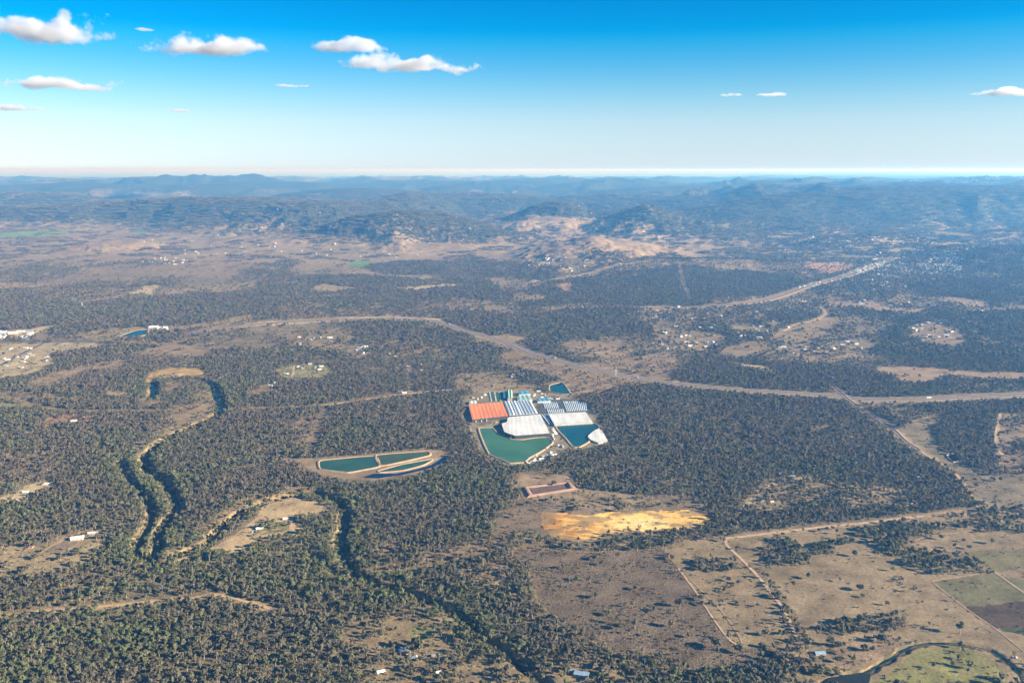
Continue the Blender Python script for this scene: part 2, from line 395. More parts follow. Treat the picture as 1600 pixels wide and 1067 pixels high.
# named hills: u, v of the top, height, half widths across and along the view, flatness
HILLS = [
    (628, 331, 290, 520, 420, 1.6), (570, 337, 250, 260, 300, 1.2), (700, 343, 215, 330, 330, 1.2), (660, 330, 270, 420, 500, 1.5),
    (545, 350, 150, 300, 260, 1.0), (872, 314, 340, 330, 420, 1.0), (1010, 319, 340, 300, 400, 0.7), (985, 330, 230, 330, 250, 1.0),
    (926, 369, 170, 230, 520, 0.8), (905, 385, 110, 260, 330, 1.0), (955, 376, 120, 360, 300, 1.0), (626, 374, 95, 110, 160, 0.9),
    (760, 360, 120, 330, 300, 1.0), (865, 339, 190, 330, 240, 0.9), (820, 345, 160, 230, 230, 0.9), (1220, 322, 265, 470, 420, 2.6),
    (1170, 334, 200, 420, 420, 1.0), (1255, 352, 130, 330, 260, 1.0), (1370, 368, 130, 520, 300, 1.0),
    (20, 322, 240, 700, 600, 1.3), (45, 330, 170, 330, 300, 1.0),
    (190, 314, 300, 700, 500, 1.2), (270, 311, 320, 760, 500, 1.3), (345, 308, 360, 760, 560, 1.4), (405, 309, 350, 420, 700, 1.0),
    (445, 311, 330, 300, 800, 0.9), (490, 313, 330, 280, 800, 0.9), (530, 315, 310, 280, 700, 0.9), (575, 320, 250, 300, 600, 0.9),
    (365, 350, 90, 500, 220, 1.0), (150, 378, 60, 160, 200, 0.9), (175, 376, 70, 130, 220, 0.8), (205, 378, 60, 160, 200, 0.9),
    (1590, 386, 120, 480, 520, 1.2), (1330, 494, 70, 90, 110, 1.0), (1455, 500, 40, 260, 160, 1.0), (1130, 362, 90, 420, 250, 1.0),
    (1060, 345, 110, 420, 300, 1.0), (640, 300, 380, 420, 900, 0.9), (680, 305, 300, 700, 600, 1.0), 
    (500, 366, 90, 420, 300, 1.0), (690, 380, 60, 330, 200, 1.0), (1100, 405, 60, 700, 200, 1.2), (40, 345, 70, 700, 300, 1.0),
    (820, 283, 430, 1500, 900, 1.0), (930, 285, 420, 1300, 800, 1.1), (1240, 281, 470, 1300, 900, 1.1), (1120, 289, 400, 1900, 900, 1.2), (1040, 292, 390, 1500, 700, 1.0),
    (700, 290, 390, 1100, 700, 1.0), (560, 294, 370, 1300, 700, 1.0), (330, 288, 390, 1800, 900, 1.0), (120, 286, 390, 2000, 900, 1.1), (450, 284, 410, 2200, 1000, 1.0), (610, 281, 430, 1600, 900, 1.0),
    (740, 302, 330, 800, 500, .9), (800, 308, 290, 600, 450, .9), (950, 303, 330, 900, 500, 1.0), (1100, 307, 320, 900, 500, 1.0), (30, 300, 340, 1500, 700, 1.0), (1330, 300, 430, 1500, 600, 1.2), (1500, 291, 480, 1800, 900, 1.3),
]
HILLW = []
for u, v, h, sx, sy, p in HILLS:
    x, y = g(u, v, h)
    HILLW.append((x, y, h, sx, sy, p))


def height(x, y):
    x = np.asarray(x, float); y = np.asarray(y, float)
    z = np.zeros(x.shape)
    r = np.hypot(x, y)
    far = y > 4200
    xf = x[far]; yf = y[far]
    q = xf / np.maximum(yf, 1)
    zf = np.zeros(xf.shape)
    wx = fbm(xf, yf, 2600, 3, 5) * 900
    wy = fbm(xf, yf, 2600, 3, 9) * 900
    # rolling country
    amp = sst(4500, 11000, yf)
    zf += amp * (28 * fbm(xf, yf, 1400, 4, 11) + 20)
    # rough hill country further out
    rough = sst(8500, 15000, yf + 2500 * sst(-0.1, 0.35, q)) * (1 - sst(38000, 60000, yf))
    rg = ridged(xf + wx, yf * 0.8 + wy, 4200, 5, 21)
    zf += rough * rg * 400 * (0.7 + 0.6 * fbm(xf, yf, 9000, 2, 4))
    rg2 = ridged(xf + wx * .4, yf * .7 + wy * .4, 1700, 4, 23)
    spur = rough * (rg2 - .35) * 230 * (1 - .75 * sst(17000, 24000, yf))
    # table lands
    edge_r = 11600 + 2600 * fbm(xf, yf, 3800, 4, 33) + 2400 * fbm(xf, xf * 0 + yf * .25, 1300, 4, 34) - 1000 * sst(0.3, 0.5, q)
    plat = sst(0.16, 0.27, q) * (.35 * sst(-1500, 1500, yf - edge_r) + .65 * sst(0, 1100, yf - edge_r))
    edge_l = 19500 + 5200 * fbm(xf, yf, 7000, 4, 35) + 3000 * sst(0.1, -0.4, q)
    edge_l = edge_l + 3000 * fbm(xf, yf * .3, 1700, 4, 36)
    plat2 = sst(0, 2600, yf - edge_l)
    base = np.maximum(plat * (370 + 50 * fbm(xf, yf, 2600, 3, 41)), plat2 * (290 + 60 * fbm(xf, yf, 6000, 3, 43)))
    zf = zf * (1 - 0.45 * np.maximum(plat, plat2 * 0.4)) + base
    zf += sst(30000, 70000, yf) * (45 * fbm(xf, yf, 9000, 3, 51) + 30 * sst(60000, 120000, yf))
    zf += spur * (1 - .35 * plat)
    face = 4 * plat * (1 - plat) + 2.5 * plat2 * (1 - plat2)
    zf += face * (ridged(xf + wx * .3, yf * .35, 1050, 4, 29) - .5) * 330 * (1 - sst(17000, 23000, yf))
    # distant skyline range left to centre
    sk = np.exp(-((yf - 33000 - 4000 * fbm(xf, yf, 9000, 2, 61)) / 4200) ** 2)
    zf += sk * (70 + 90 * fbm(xf, yf, 7000, 4, 63)) * sst(0.38, 0.15, q)
    for hx, hy, h, sx, sy, p in HILLW:
        m = (np.abs(xf - hx) < sx * 4) & (np.abs(yf - hy) < sy * 4)
        if not m.any():
            continue
        ax = (xf[m] - hx) / sx; ay = (yf[m] - hy) / sy
        n = fbm(xf[m], yf[m], sx * 0.9, 4, 71)
        d = np.sqrt(ax * ax + ay * ay) * (1 + 0.45 * n)
        b = np.exp(-(d ** (2 * p)) * 0.5)
        rid = 1 - 0.33 * (1 - b) * np.abs(fbm(xf[m], yf[m], sx * 0.55, 3, 77)) * 2.2
        zf[m] = np.maximum(zf[m], zf[m] * (1 - b) + h * b * rid)
    zf = zf * (1 - .22 * sst(22000, 34000, yf))
    z[far] = zf * sst(4200, 5200, yf)
    # gentle lie of the near land
    z += (1 - sst(4000, 6000, y)) * 0.0
    near = (y > 900) & (y < 3400)
    if near.any():
        xn = x[near]; yn = y[near]; zz = z[near]
        zz = zz + 0.7 * fbm(xn, yn, 90, 3, 81)
        for line, a, b, dep, w in RIVERW:
            d = dist_line(line, xn, yn, a + b + 12)
            m = d < 1e8
            if m.any():
                n = fbm(xn[m], yn[m], 26, 3, 83) * 6
                zz[m] = np.minimum(zz[m], -dep * (1 - sst(a, a + b, d[m] + n)) + zz[m] * 0.3)
        z[near] = zz
    return z


DARKHILLS = {(628, 331), (660, 330), (1220, 322), (1590, 380), (872, 314), (1330, 494)}
TANHILLS = {(926, 369), (905, 385), (955, 376), (626, 374), (865, 339), (150, 378), (175, 376), (205, 378), (690, 380), (500, 366), (820, 345)}


def hill_wood(x, y):
    w = np.zeros(x.shape)
    for (u, v, h, sx, sy, p), (hx, hy, *_r) in zip(HILLS, HILLW):
        b = np.exp(-.5 * (((x - hx) / (sx * 1.25)) ** 2 + ((y - hy) / (sy * 1.25)) ** 2))
        k = -.6 if (u, v) in TANHILLS else 1.1 if (u, v) in DARKHILLS else .42
        w = w + k * b
    return np.clip(w, -.6, .8)


def hz(x, y):
    return float(height(np.array([x]), np.array([y]))[0])


def cover(x, y, colour=False):
    """tree density 0..1 and, if asked, ground colour"""
    x = np.asarray(x, float); y = np.asarray(y, float)
    q = x / np.maximum(np.abs(y), 1)
    # edges of every parcel wander a little
    wob = np.clip(np.abs(y) / 2500, .4, 3)
    hf = perlin(x / 11, y / 14, 991) * 5 + perlin(x / 5, y / 6, 992) * 3
    wx = x + fbm(x, y, 60, 3, 101) * 20 * wob + hf
    wy = y + fbm(x, y, 60, 3, 103) * 26 * wob + perlin(x / 9, y / 11, 993) * 6
    n1 = fbm(x, y * 0.45, 420, 4, 105)
    n2 = fbm(x, y * 0.4, 1300, 4, 107)
    d = .90 + .42 * fbm(x, y, 330, 4, 117)
    mid = sst(2750, 3600, y)
    d = d * (1 - mid) + mid * np.clip(.44 + 1.4 * n1, .04, .92)
    fy = sst(4700, 5900, y)
    n3 = fbm(x, y * .3, 700, 5, 108)
    lft = np.clip(.10 + 1.2 * n1 + .7 * n3 + .14 * sst(-.1, .1, q), .01, .9)
    rgt = np.clip(.74 - .34 * sst(6800, 8500, y) * (1 - sst(.3, .4, q)) + 1.3 * n1, .05, .95)
    s = sst(.16, .30, q + .25 * n2)
    fardens = lft * (1 - s) + rgt * s
    d = d * (1 - fy) + fy * fardens
    near = np.nonzero((y > 900) & (y < 13000))[0]
    if colour:
        c = np.empty(x.shape + (3,))
        t = np.clip(.5 + 1.2 * fbm(x, y, 300, 4, 111), 0, 1)[:, None]
        c[:] = np.array(GREY) * 1.0 * (1 - t) + np.array(TAN) * .85 * t
        f2 = sst(5200, 7500, y)[:, None]
        t2 = np.clip(.5 + 1.3 * fbm(x, y, 900, 4, 113), 0, 1)[:, None]
        cf = np.array(PINK) * (1 - t2) + np.array((.30, .23, .16)) * t2
        c = c * (1 - f2) + cf * .92 * f2
    xn = wx[near]; yn = wy[near]
    for poly, dens, colr in LANDW:
        m = inside(poly, xn, yn)
        if m.any():
            d[near[m]] = dens
            if colour:
                c[near[m]] = colr
    dn = d[near]
    vary = fbm(x[near], y[near] * .6, 260, 4, 119)
    d[near] = np.where(dn > .5, np.clip(dn + .55 * vary - .02, .15, 1.1), dn)
    for line, hw, dens, colr in STRIPW:
        dd = dist_line(line, x[near], y[near], hw + 6)
        nn = dd + fbm(x[near], y[near], 35, 2, 115) * hw * .5
        m = nn < hw
        if m.any():
            d[near[m]] = dens
            if colour:
                c[near[m]] = colr
    # the golden stripped ground
    m = inside(SAND, xn, yn)
    if m.any():
        i = near[m]
        d[i] = 0
        if colour:
            sx = x[i]; sy = y[i]
            x0, x1 = SAND[:, 0].min(), SAND[:, 0].max()
            k = (sx - x0) / (x1 - x0)
            n = fbm(sx, sy * 2.2, 34, 4, 121)
            a = np.array((.44, .21, .065)); b = np.array((.78, .46, .15)); w = np.array((.92, .70, .38)); s_ = np.array((.24, .18, .11))
            t = np.clip(sst(.0, .45, k + n * .5), 0, 1)[:, None]
            cc = a * (1 - t) + b * t
            wy0 = (SAND[:, 1].min() * .45 + SAND[:, 1].max() * .55)
            ww = np.exp(-((k - .60) / .17) ** 2 - ((sy - wy0) / 26) ** 2)[:, None]
            cc = cc * (1 - ww * .8) + w * ww * .8
            up = sst(.42, .62, fbm(sx, sy * 1.6, 46, 4, 123) * 1.2 + .42 * (1 - ww[:, 0]) + .12 * sst(.5, .1, k) + .12 * sst(0, 60, sy - wy0))[:, None]
            cc = cc * (1 - up * .75) + s_ * up * .75
            c[i] = cc
    # river banks
    n = near[(y[near] < 3400)]
    for line, a, b, dep, w in RIVERW:
        dd = dist_line(line, x[n], y[n], a + b + 12)
        nb = fbm(x[n], y[n], 30, 3, 125)
        m = dd < a * .9
        d[n[m]] = np.minimum(d[n[m]], .05)
        if colour:
            c[n[m]] = (.10, .085, .06)
        m = (dd >= a * .9) & (dd < a + b + 2 + nb * 10)
        d[n[m]] = np.minimum(d[n[m]], .58)
        if colour:
            t = np.clip(.5 + nb[m] * 2.0, 0, 1)[:, None]
            c[n[m]] = np.array((.14, .12, .075)) * (1 - t) + np.array((.30, .215, .135)) * t
    if colour:
        return d, c
    return d


SAND = gp([(842, 800), (876, 801), (921, 803), (974, 800), (1036, 798), (1075, 796), (1097, 804), (1112, 815), (1101, 820), (1045, 825), (992, 830), (955, 834), (925, 841), (895, 845), (867, 841), (846, 824)])

# ------------------------------------------------------------------ materials


def mat(name, rgb=None, rough=.9, spec=.2):
    m = bpy.data.materials.new(name)
    m.use_nodes = True
    b = m.node_tree.nodes['Principled BSDF']
    b.inputs['Roughness'].default_value = rough
    b.inputs['Specular IOR Level'].default_value = spec
    if rgb is not None:
        b.inputs['Base Color'].default_value = (*rgb, 1)
    return m


def noisy(name, rgb, rgb2, scale, rough=.9, spec=.2, detail=3, lo=.35, hi=.65, bump=0, stretch=(1, 1, 1)):
    """two colours mixed by a world-size noise"""
    m = mat(name, rgb, rough, spec)
    nt = m.node_tree; b = nt.nodes['Principled BSDF']
    tc = nt.nodes.new('ShaderNodeNewGeometry')
    mp = nt.nodes.new('ShaderNodeMapping'); mp.inputs['Scale'].default_value = stretch
    nz = nt.nodes.new('ShaderNodeTexNoise'); nz.inputs['Scale'].default_value = 1 / scale; nz.inputs['Detail'].default_value = detail
    rp = nt.nodes.new('ShaderNodeValToRGB')
    rp.color_ramp.elements[0].position = lo; rp.color_ramp.elements[0].color = (*rgb, 1)
    rp.color_ramp.elements[1].position = hi; rp.color_ramp.elements[1].color = (*rgb2, 1)
    nt.links.new(tc.outputs['Position'], mp.inputs['Vector'])
    nt.links.new(mp.outputs[0], nz.inputs['Vector'])
    nt.links.new(nz.outputs['Fac'], rp.inputs[0])
    nt.links.new(rp.outputs[0], b.inputs['Base Color'])
    if bump:
        bm = nt.nodes.new('ShaderNodeBump'); bm.inputs['Distance'].default_value = bump
        nt.links.new(nz.outputs['Fac'], bm.inputs['Height'])
        nt.links.new(bm.outputs[0], b.inputs['Normal'])
    return m


def ground_material():
    m = mat('dry_ground', None, .95, .1)
    nt = m.node_tree; L = nt.links; b = nt.nodes['Principled BSDF']
    N = nt.nodes.new
    geo = N('ShaderNodeNewGeometry')
    at = N('ShaderNodeAttribute'); at.attribute_name = 'landcolour'
    fo = N('ShaderNodeAttribute'); fo.attribute_name = 'woodland'
    sc = N('ShaderNodeAttribute'); sc.attribute_name = 'tussock'

    def noise(scale, detail=3, rough=.55):
        n = N('ShaderNodeTexNoise'); n.inputs['Scale'].default_value = 1 / scale
        n.inputs['Detail'].default_value = detail; n.inputs['Roughness'].default_value = rough
        L.new(geo.outputs['Position'], n.inputs['Vector'])
        return n.outputs['Fac']

    def math_(op, a, bb=None, c=None, clamp=False):
        n = N('ShaderNodeMath'); n.operation = op; n.use_clamp = clamp
        for i, v in enumerate((a, bb, c)):
            if v is None:
                continue
            if isinstance(v, (int, float)):
                n.inputs[i].default_value = v
            else:
                L.new(v, n.inputs[i])
        return n.outputs[0]

    def maprange(v, a, bb, c, d):
        n = N('ShaderNodeMapRange'); n.inputs[1].default_value = a; n.inputs[2].default_value = bb
        n.inputs[3].default_value = c; n.inputs[4].default_value = d
        L.new(v, n.inputs[0]); return n.outputs[0]
    big = maprange(noise(45, 5, .65), .3, .7, .62, 1.38)
    small = maprange(noise(5, 3, .7), .3, .7, .72, 1.28)
    huge = maprange(noise(600, 5, .6), .3, .7, .8, 1.2)
    k = math_('MULTIPLY', math_('MULTIPLY', big, small), huge)
    # tussocks
    tn = maprange(noise(3.2, 2, .6), .42, .56, 1.0, .6)
    tmix = math_('ADD', math_('MULTIPLY', math_('SUBTRACT', tn, 1.0), sc.outputs['Fac']), 1.0)
    k = math_('MULTIPLY', k, tmix)
    mul = N('ShaderNodeVectorMath'); mul.operation = 'SCALE'
    L.new(at.outputs['Color'], mul.inputs[0]); L.new(k, mul.inputs['Scale'])
    # far woodland cover: crowns too small to build
    vo = N('ShaderNodeTexVoronoi'); vo.inputs['Scale'].default_value = 1 / 34.0
    L.new(geo.outputs['Position'], vo.inputs['Vector'])
    spk = noise(70, 4, .75)
    thr = math_('ADD', math_('MULTIPLY', fo.outputs['Fac'], 1.0), math_('MULTIPLY', math_('SUBTRACT', spk, .5), 2.2))
    wood = maprange(thr, .44, .60, 0, 1)
    wood.node.clamp = True
    wc = N('ShaderNodeMix'); wc.data_type = 'RGBA'
    wc.inputs['A'].default_value = (.028, .036, .020, 1); wc.inputs['B'].default_value = (.085, .085, .052, 1)
    L.new(maprange(noise(28, 3, .8), .35, .65, 0, 1), wc.inputs['Factor'])
    mx = N('ShaderNodeMix'); mx.data_type = 'RGBA'
    L.new(wood, mx.inputs['Factor']); L.new(mul.outputs[0], mx.inputs['A']); L.new(wc.outputs['Result'], mx.inputs['B'])
    L.new(mx.outputs['Result'], b.inputs['Base Color'])
    # relief
    hgt = math_('ADD', math_('MULTIPLY', noise(9, 3, .7), 1.2), math_('MULTIPLY', math_('MULTIPLY', noise(28, 3, .8), wood), 16))
    hgt = math_('ADD', hgt, math_('MULTIPLY', math_('MULTIPLY', tn, sc.outputs['Fac']), -1.2))
    bp = N('ShaderNodeBump'); bp.inputs['Strength'].default_value = .8; bp.inputs['Distance'].default_value = 1.0
    L.new(hgt, bp.inputs['Height']); L.new(bp.outputs[0], b.inputs['Normal'])
    return m


def foliage_material(name, a, bcol, ccol):
    """colour follows the tree's own tint"""
    m = mat(name, None, .75, .25)
    nt = m.node_tree; L = nt.links; b = nt.nodes['Principled BSDF']; N = nt.nodes.new
    ti = N('ShaderNodeAttribute'); ti.attribute_type = 'INSTANCER'; ti.attribute_name = 'tint'
    oi = N('ShaderNodeObjectInfo')
    rp = N('ShaderNodeValToRGB')
    e = rp.color_ramp.elements
    e[0].position = 0; e[0].color = (*a, 1)
    e[1].position = 1; e[1].color = (*ccol, 1)
    x = e.new(.5); x.color = (*bcol, 1)
    L.new(ti.outputs['Fac'], rp.inputs[0])
    mr = N('ShaderNodeMapRange'); mr.inputs[3].default_value = .6; mr.inputs[4].default_value = 1.45
    L.new(oi.outputs['Random'], mr.inputs[0])
    vm = N('ShaderNodeVectorMath'); vm.operation = 'SCALE'
    L.new(rp.outputs[0], vm.inputs[0]); L.new(mr.outputs[0], vm.inputs['Scale'])
    L.new(vm.outputs[0], b.inputs['Base Color'])
    return m


M = {}
M['ground'] = ground_material()
M['leaf'] = foliage_material('gum_foliage', (.132, .108, .076), (.120, .112, .067), (.110, .127, .050))
M['bark'] = noisy('pale_bark', (.42, .37, .30), (.24, .20, .16), 2)
M['asphalt'] = noisy('asphalt', (.085, .09, .10), (.12, .12, .125), 40)
M['paint'] = mat('road_paint', (.75, .75, .72), .7)
M['dirt'] = noisy('dirt_road', (.58, .42, .27), (.44, .31, .19), 14)
M['berm'] = noisy('bank_clay', (.46, .33, .22), (.34, .25, .16), 12, bump=.5)
M['greenwater'] = noisy('green_water', (.042, .135, .068), (.066, .175, .086), 90, .4, .12)
M['pondwater'] = noisy('dark_green_water', (.020, .075, .050), (.036, .100, .056), 50, .4, .12)
M['olivewater'] = noisy('olive_water', (.048, .078, .034), (.062, .098, .044), 50, .4, .12)
M['bluewater'] = noisy('blue_water', (.004, .066, .090), (.008, .085, .105), 70, .4, .12)
M['darkwater'] = noisy('dark_blue_water', (.003, .016, .055), (.004, .022, .065), 60, .4, .12)
M['riverwater'] = noisy('river_water', (.010, .032, .036), (.014, .04, .04), 50, .35, .12)  # shade of trees over the channels is put into this dark colour
M['murk'] = noisy('murky_water', (.022, .026, .02), (.03, .032, .024), 30, .35, .12)
M['orange'] = noisy('orange_roofing', (.84, .285, .10), (.68, .215, .085), 20, .6, .3, stretch=(1, .2, 1))
M['white'] = noisy('white_roofing', (.82, .82, .77), (.60, .61, .58), 20, .55, .3, stretch=(1, .25, 1))
M['tunnel'] = noisy('pale_tunnel_film', (.72, .78, .80), (.55, .65, .72), 10, .4, .4)
M['gutter'] = mat('blue_grey_gutter', (.16, .27, .40), .6)
M['wall'] = noisy('light_wall', (.58, .56, .50), (.44, .43, .40), 5)
M['darkwall'] = mat('shade_netting', (.05, .06, .06), .9)
M['greenroof'] = noisy('green_roofing', (.32, .55, .36), (.26, .46, .30), 10)
M['tealroof'] = noisy('teal_roofing', (.22, .42, .38), (.30, .48, .44), 12)
M['blueroof'] = noisy('blue_roofing', (.05, .28, .48), (.08, .36, .56), 8)
M['rowcrop'] = noisy('potted_plants', (.05, .13, .05), (.10, .20, .08), 3)
M['housewhite'] = noisy('pale_metal_roof', (.82, .82, .80), (.66, .66, .64), 5, .5, .4)
M['housegrey'] = noisy('grey_metal_roof', (.36, .38, .40), (.28, .30, .33), 5, .5, .4)
M['houseblue'] = noisy('blue_grey_metal_roof', (.30, .42, .52), (.24, .34, .44), 5, .5, .4)
M['housered'] = noisy('red_tile_roof', (.35, .12, .07), (.28, .10, .06), 3, .8)
M['glass'] = mat('window_glass', (.03, .04, .05), .15, .6)
M['vehwhite'] = mat('white_car_paint', (.8, .8, .8), .3, .5)
M['vehdark'] = mat('dark_car_paint', (.06, .07, .09), .3, .5)
M['vehred'] = mat('red_car_paint', (.5, .04, .03), .3, .5)
M['tyre'] = mat('tyre_rubber', (.02, .02, .02), .8)
M['steel'] = mat('galvanised_steel', (.5, .5, .5), .5, .5)


# ------------------------------------------------------------------ object helpers
def mesh(name, V, Fc, mats, fmat=None, smooth=False):
    me = bpy.data.meshes.new(name)
    me.from_pydata([tuple(v) for v in V], [], [tuple(f) for f in Fc])
    for m in (mats if isinstance(mats, (list, tuple)) else [mats]):
        me.materials.append(m)
    if fmat is not None:
        me.polygons.foreach_set('material_index', fmat)
    if smooth:
        me.polygons.foreach_set('use_smooth', [True] * len(me.polygons))
    me.update()
    return me


def link(name, me, parent=None, loc=None, rz=0.0, scale=None):
    o = bpy.data.objects.new(name, me)
    COL.objects.link(o)
    if parent is not None:
        o.parent = parent
    if loc is not None:
        o.location = loc
    if rz:
        o.rotation_euler = (0, 0, rz)
    if scale is not None:
        o.scale = (scale,) * 3 if isinstance(scale, (int, float)) else scale
    return o


def tag(o, label=None, cat=None, group=None, kind=None):
    if label:
        o['label'] = label
    if cat:
        o['category'] = cat
    if group:
        o['group'] = group
    if kind:
        o['kind'] = kind
    return o


def empty(name, loc, label, cat, group=None, rz=0.0):
    o = bpy.data.objects.new(name, None)
    COL.objects.link(o)
    o.location = loc
    o.rotation_euler = (0, 0, rz)
    return tag(o, label, cat, group)


class MB:
    def __init__(s):
        s.V = []; s.F = []; s.M = []

    def quad(s, a, b, c, d, m=0):
        n = len(s.V); s.V += [a, b, c, d]; s.F.append((n, n + 1, n + 2, n + 3)); s.M.append(m)

    def tri(s, a, b, c, m=0):
        n = len(s.V); s.V += [a, b, c]; s.F.append((n, n + 1, n + 2)); s.M.append(m)

    def box(s, x0, x1, y0, y1, z0, z1, m=0):
        n = len(s.V)
        s.V += [(x0, y0, z0), (x1, y0, z0), (x1, y1, z0), (x0, y1, z0), (x0, y0, z1), (x1, y0, z1), (x1, y1, z1), (x0, y1, z1)]
        for f in ((0, 3, 2, 1), (4, 5, 6, 7), (0, 1, 5, 4), (1, 2, 6, 5), (2, 3, 7, 6), (3, 0, 4, 7)):
            s.F.append(tuple(n + i for i in f)); s.M.append(m)

    def bar(s, p, q, w, m=0):
        p = Vector(p); q = Vector(q); d = (q - p).normalized()
        a = d.orthogonal().normalized() * w; b = d.cross(a).normalized() * w
        n = len(s.V)
        for e in (p, q):
            s.V += [tuple(e + a + b), tuple(e - a + b), tuple(e - a - b), tuple(e + a - b)]
        for i in range(4):
            j = (i + 1) % 4
            s.F.append((n + i, n + j, n + 4 + j, n + 4 + i)); s.M.append(m)

    def mesh(s, name, mats, smooth=False):
        return mesh(name, s.V, s.F, mats, s.M, smooth)


# ------------------------------------------------------------------ the ground: one sheet to the horizon
def make_ground():
    vs = np.concatenate([np.linspace(1130, 420, 620), np.linspace(419.2, 300, 260)[0:], np.linspace(299.6, 269, 130)])
    ys = np.array([row_y(v) for v in vs])
    ymax = 290000.0
    ys = ys[ys < ymax * .97]
    ys = np.concatenate([[-60000, -20000, -6000, -1500, 0, 400, 700, 880], ys[ys > 940], [ymax]])
    t = np.concatenate([[-4, -2.4, -1.6, -1.2, -1.0], np.linspace(-.86, -.64, 14), np.linspace(-.63, .63, 900), np.linspace(.64, .86, 14), [1.0, 1.2, 1.6, 2.4, 4]])
    sc = np.maximum(np.abs(ys), 900)
    X = sc[:, None] * t[None, :]
    Y = np.repeat(ys[:, None], len(t), 1)
    x = X.ravel(); y = Y.ravel()
    z = height(x, y)
    d, c = cover(x, y, True)
    # how steep and high: hills carry woodland
    Z = z.reshape(X.shape)
    gy = np.abs(np.gradient(Z, axis=0) / np.maximum(np.gradient(Y, axis=0), 1))
    gx = np.abs(np.gradient(Z, axis=1) / np.maximum(np.gradient(X, axis=1), 1))
    slope = np.hypot(gx, gy).ravel()
    far = sst(6500, 9500, y)
    wood = d.copy()
    # built trees cover the near land; the sheet itself shows litter and grass there
    nearcut = sst(9000, 13500, y)
    q_ = x / np.maximum(y, 1)
    hillw = np.clip(slope * 1.1 - .12, 0, .45)
    farw = np.clip(d * .75 + hillw + .30 * sst(11500, 16000, y) * (.5 + sst(.0, .2, q_)) + .25 * sst(15000, 22000, y) + 1.9 * (1 - .62 * sst(14500, 20000, y)) * fbm(x, y * .6, 1500, 4, 911) * (1 - .5 * sst(.1, .25, q_)) + .25 * fbm(x, y * .5, 420, 3, 912) - .5 * sst(42000, 70000, y), 0, 1)
    hwd = hill_wood(x, y) * (1 + .8 * fbm(x, y, 350, 3, 909))
    farw = np.clip(farw + hwd, 0, 1)
    wood = nearcut * farw + (1 - nearcut) * np.clip(hillw * .6 + d * .25 + hwd, 0, .95) * far
    # forest floor near
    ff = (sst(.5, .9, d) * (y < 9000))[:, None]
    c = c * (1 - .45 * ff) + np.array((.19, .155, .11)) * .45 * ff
    c = c * np.array((1.0, 1.02, .86))
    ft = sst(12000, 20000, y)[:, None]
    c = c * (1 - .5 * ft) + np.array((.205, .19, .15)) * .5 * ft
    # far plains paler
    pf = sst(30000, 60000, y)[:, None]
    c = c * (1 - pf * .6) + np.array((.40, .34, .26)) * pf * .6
    tus = inside(gp([(803, 848), (862, 843), (900, 855), (1025, 850), (1064, 893), (1088, 926), (1137, 996), (1165, 1010), (1240, 1015), (1215, 1035), (1160, 1045), (1087, 1048), (1050, 1032), (975, 1022), (925, 1000), (875, 975), (842, 940), (825, 895), (800, 870)]), x, y).astype(float)
    tus = np.maximum(tus, .35 * (y < 4200) * (d > .02))
    nr, nc = X.shape
    me = bpy.data.meshes.new('ground')
    me.vertices.add(nr * nc)
    me.vertices.foreach_set('co', np.stack([x, y, z], 1).ravel().astype(np.float32))
    i = np.arange((nr - 1) * (nc - 1)); r = i // (nc - 1); k = i % (nc - 1)
    a = r * nc + k
    quads = np.stack([a, a + 1, a + nc + 1, a + nc], 1).ravel().astype(np.int32)
    me.loops.add(len(quads)); me.loops.foreach_set('vertex_index', quads)
    me.polygons.add(len(i)); me.polygons.foreach_set('loop_start', (np.arange(len(i)) * 4).astype(np.int32))
    me.polygons.foreach_set('loop_total', np.full(len(i), 4, np.int32))
    me.polygons.foreach_set('use_smooth', np.ones(len(i), bool))
    me.materials.append(M['ground'])
    me.update(calc_edges=True)
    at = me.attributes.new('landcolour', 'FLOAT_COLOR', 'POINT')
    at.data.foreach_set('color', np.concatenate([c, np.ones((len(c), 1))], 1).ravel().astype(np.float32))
    for nm, arr in (('woodland', wood), ('tussock', tus)):
        at = me.attributes.new(nm, 'FLOAT', 'POINT')
        at.data.foreach_set('value', arr.astype(np.float32))
    o = link('ground', me)
    tag(o, 'dry grassland and woodland plain with far blue hills', kind='structure')


make_ground()


# ------------------------------------------------------------------ ribbons: roads, tracks, water courses
def resample(line, step):
    seg = np.hypot(*(np.diff(line, axis=0).T)); s = np.concatenate([[0], np.cumsum(seg)])
    n = max(2, int(s[-1] / step) + 1)
    t = np.linspace(0, s[-1], n)
    return np.stack([np.interp(t, s, line[:, 0]), np.interp(t, s, line[:, 1])], 1)


def normals(line):
    d = np.gradient(line, axis=0)
    d /= np.maximum(np.hypot(d[:, 0], d[:, 1]), 1e-6)[:, None]
    return np.stack([-d[:, 1], d[:, 0]], 1)


def ribbon(name, line, off0, off1, m, lift=.3, z=None, step=15, parent=None, wander=0):
    L = resample(line, step); n = normals(L)
    w = np.array([random.uniform(-wander, wander) for _ in L])[:, None] if wander else 0
    a = L + n * (off0 + w); b = L + n * (off1 + w)
    if z is None:
        zz = np.maximum(height(L[:, 0], L[:, 1]), -1.0) + lift
    else:
        zz = np.full(len(L), z)
    V = [(p[0], p[1], q) for p, q in zip(a, zz)] + [(p[0], p[1], q) for p, q in zip(b, zz)]
    k = len(L)
    Fc = [(i, i + 1, k + i + 1, k + i) for i in range(k - 1)]
    return link(name, mesh(name, V, Fc, m), parent)


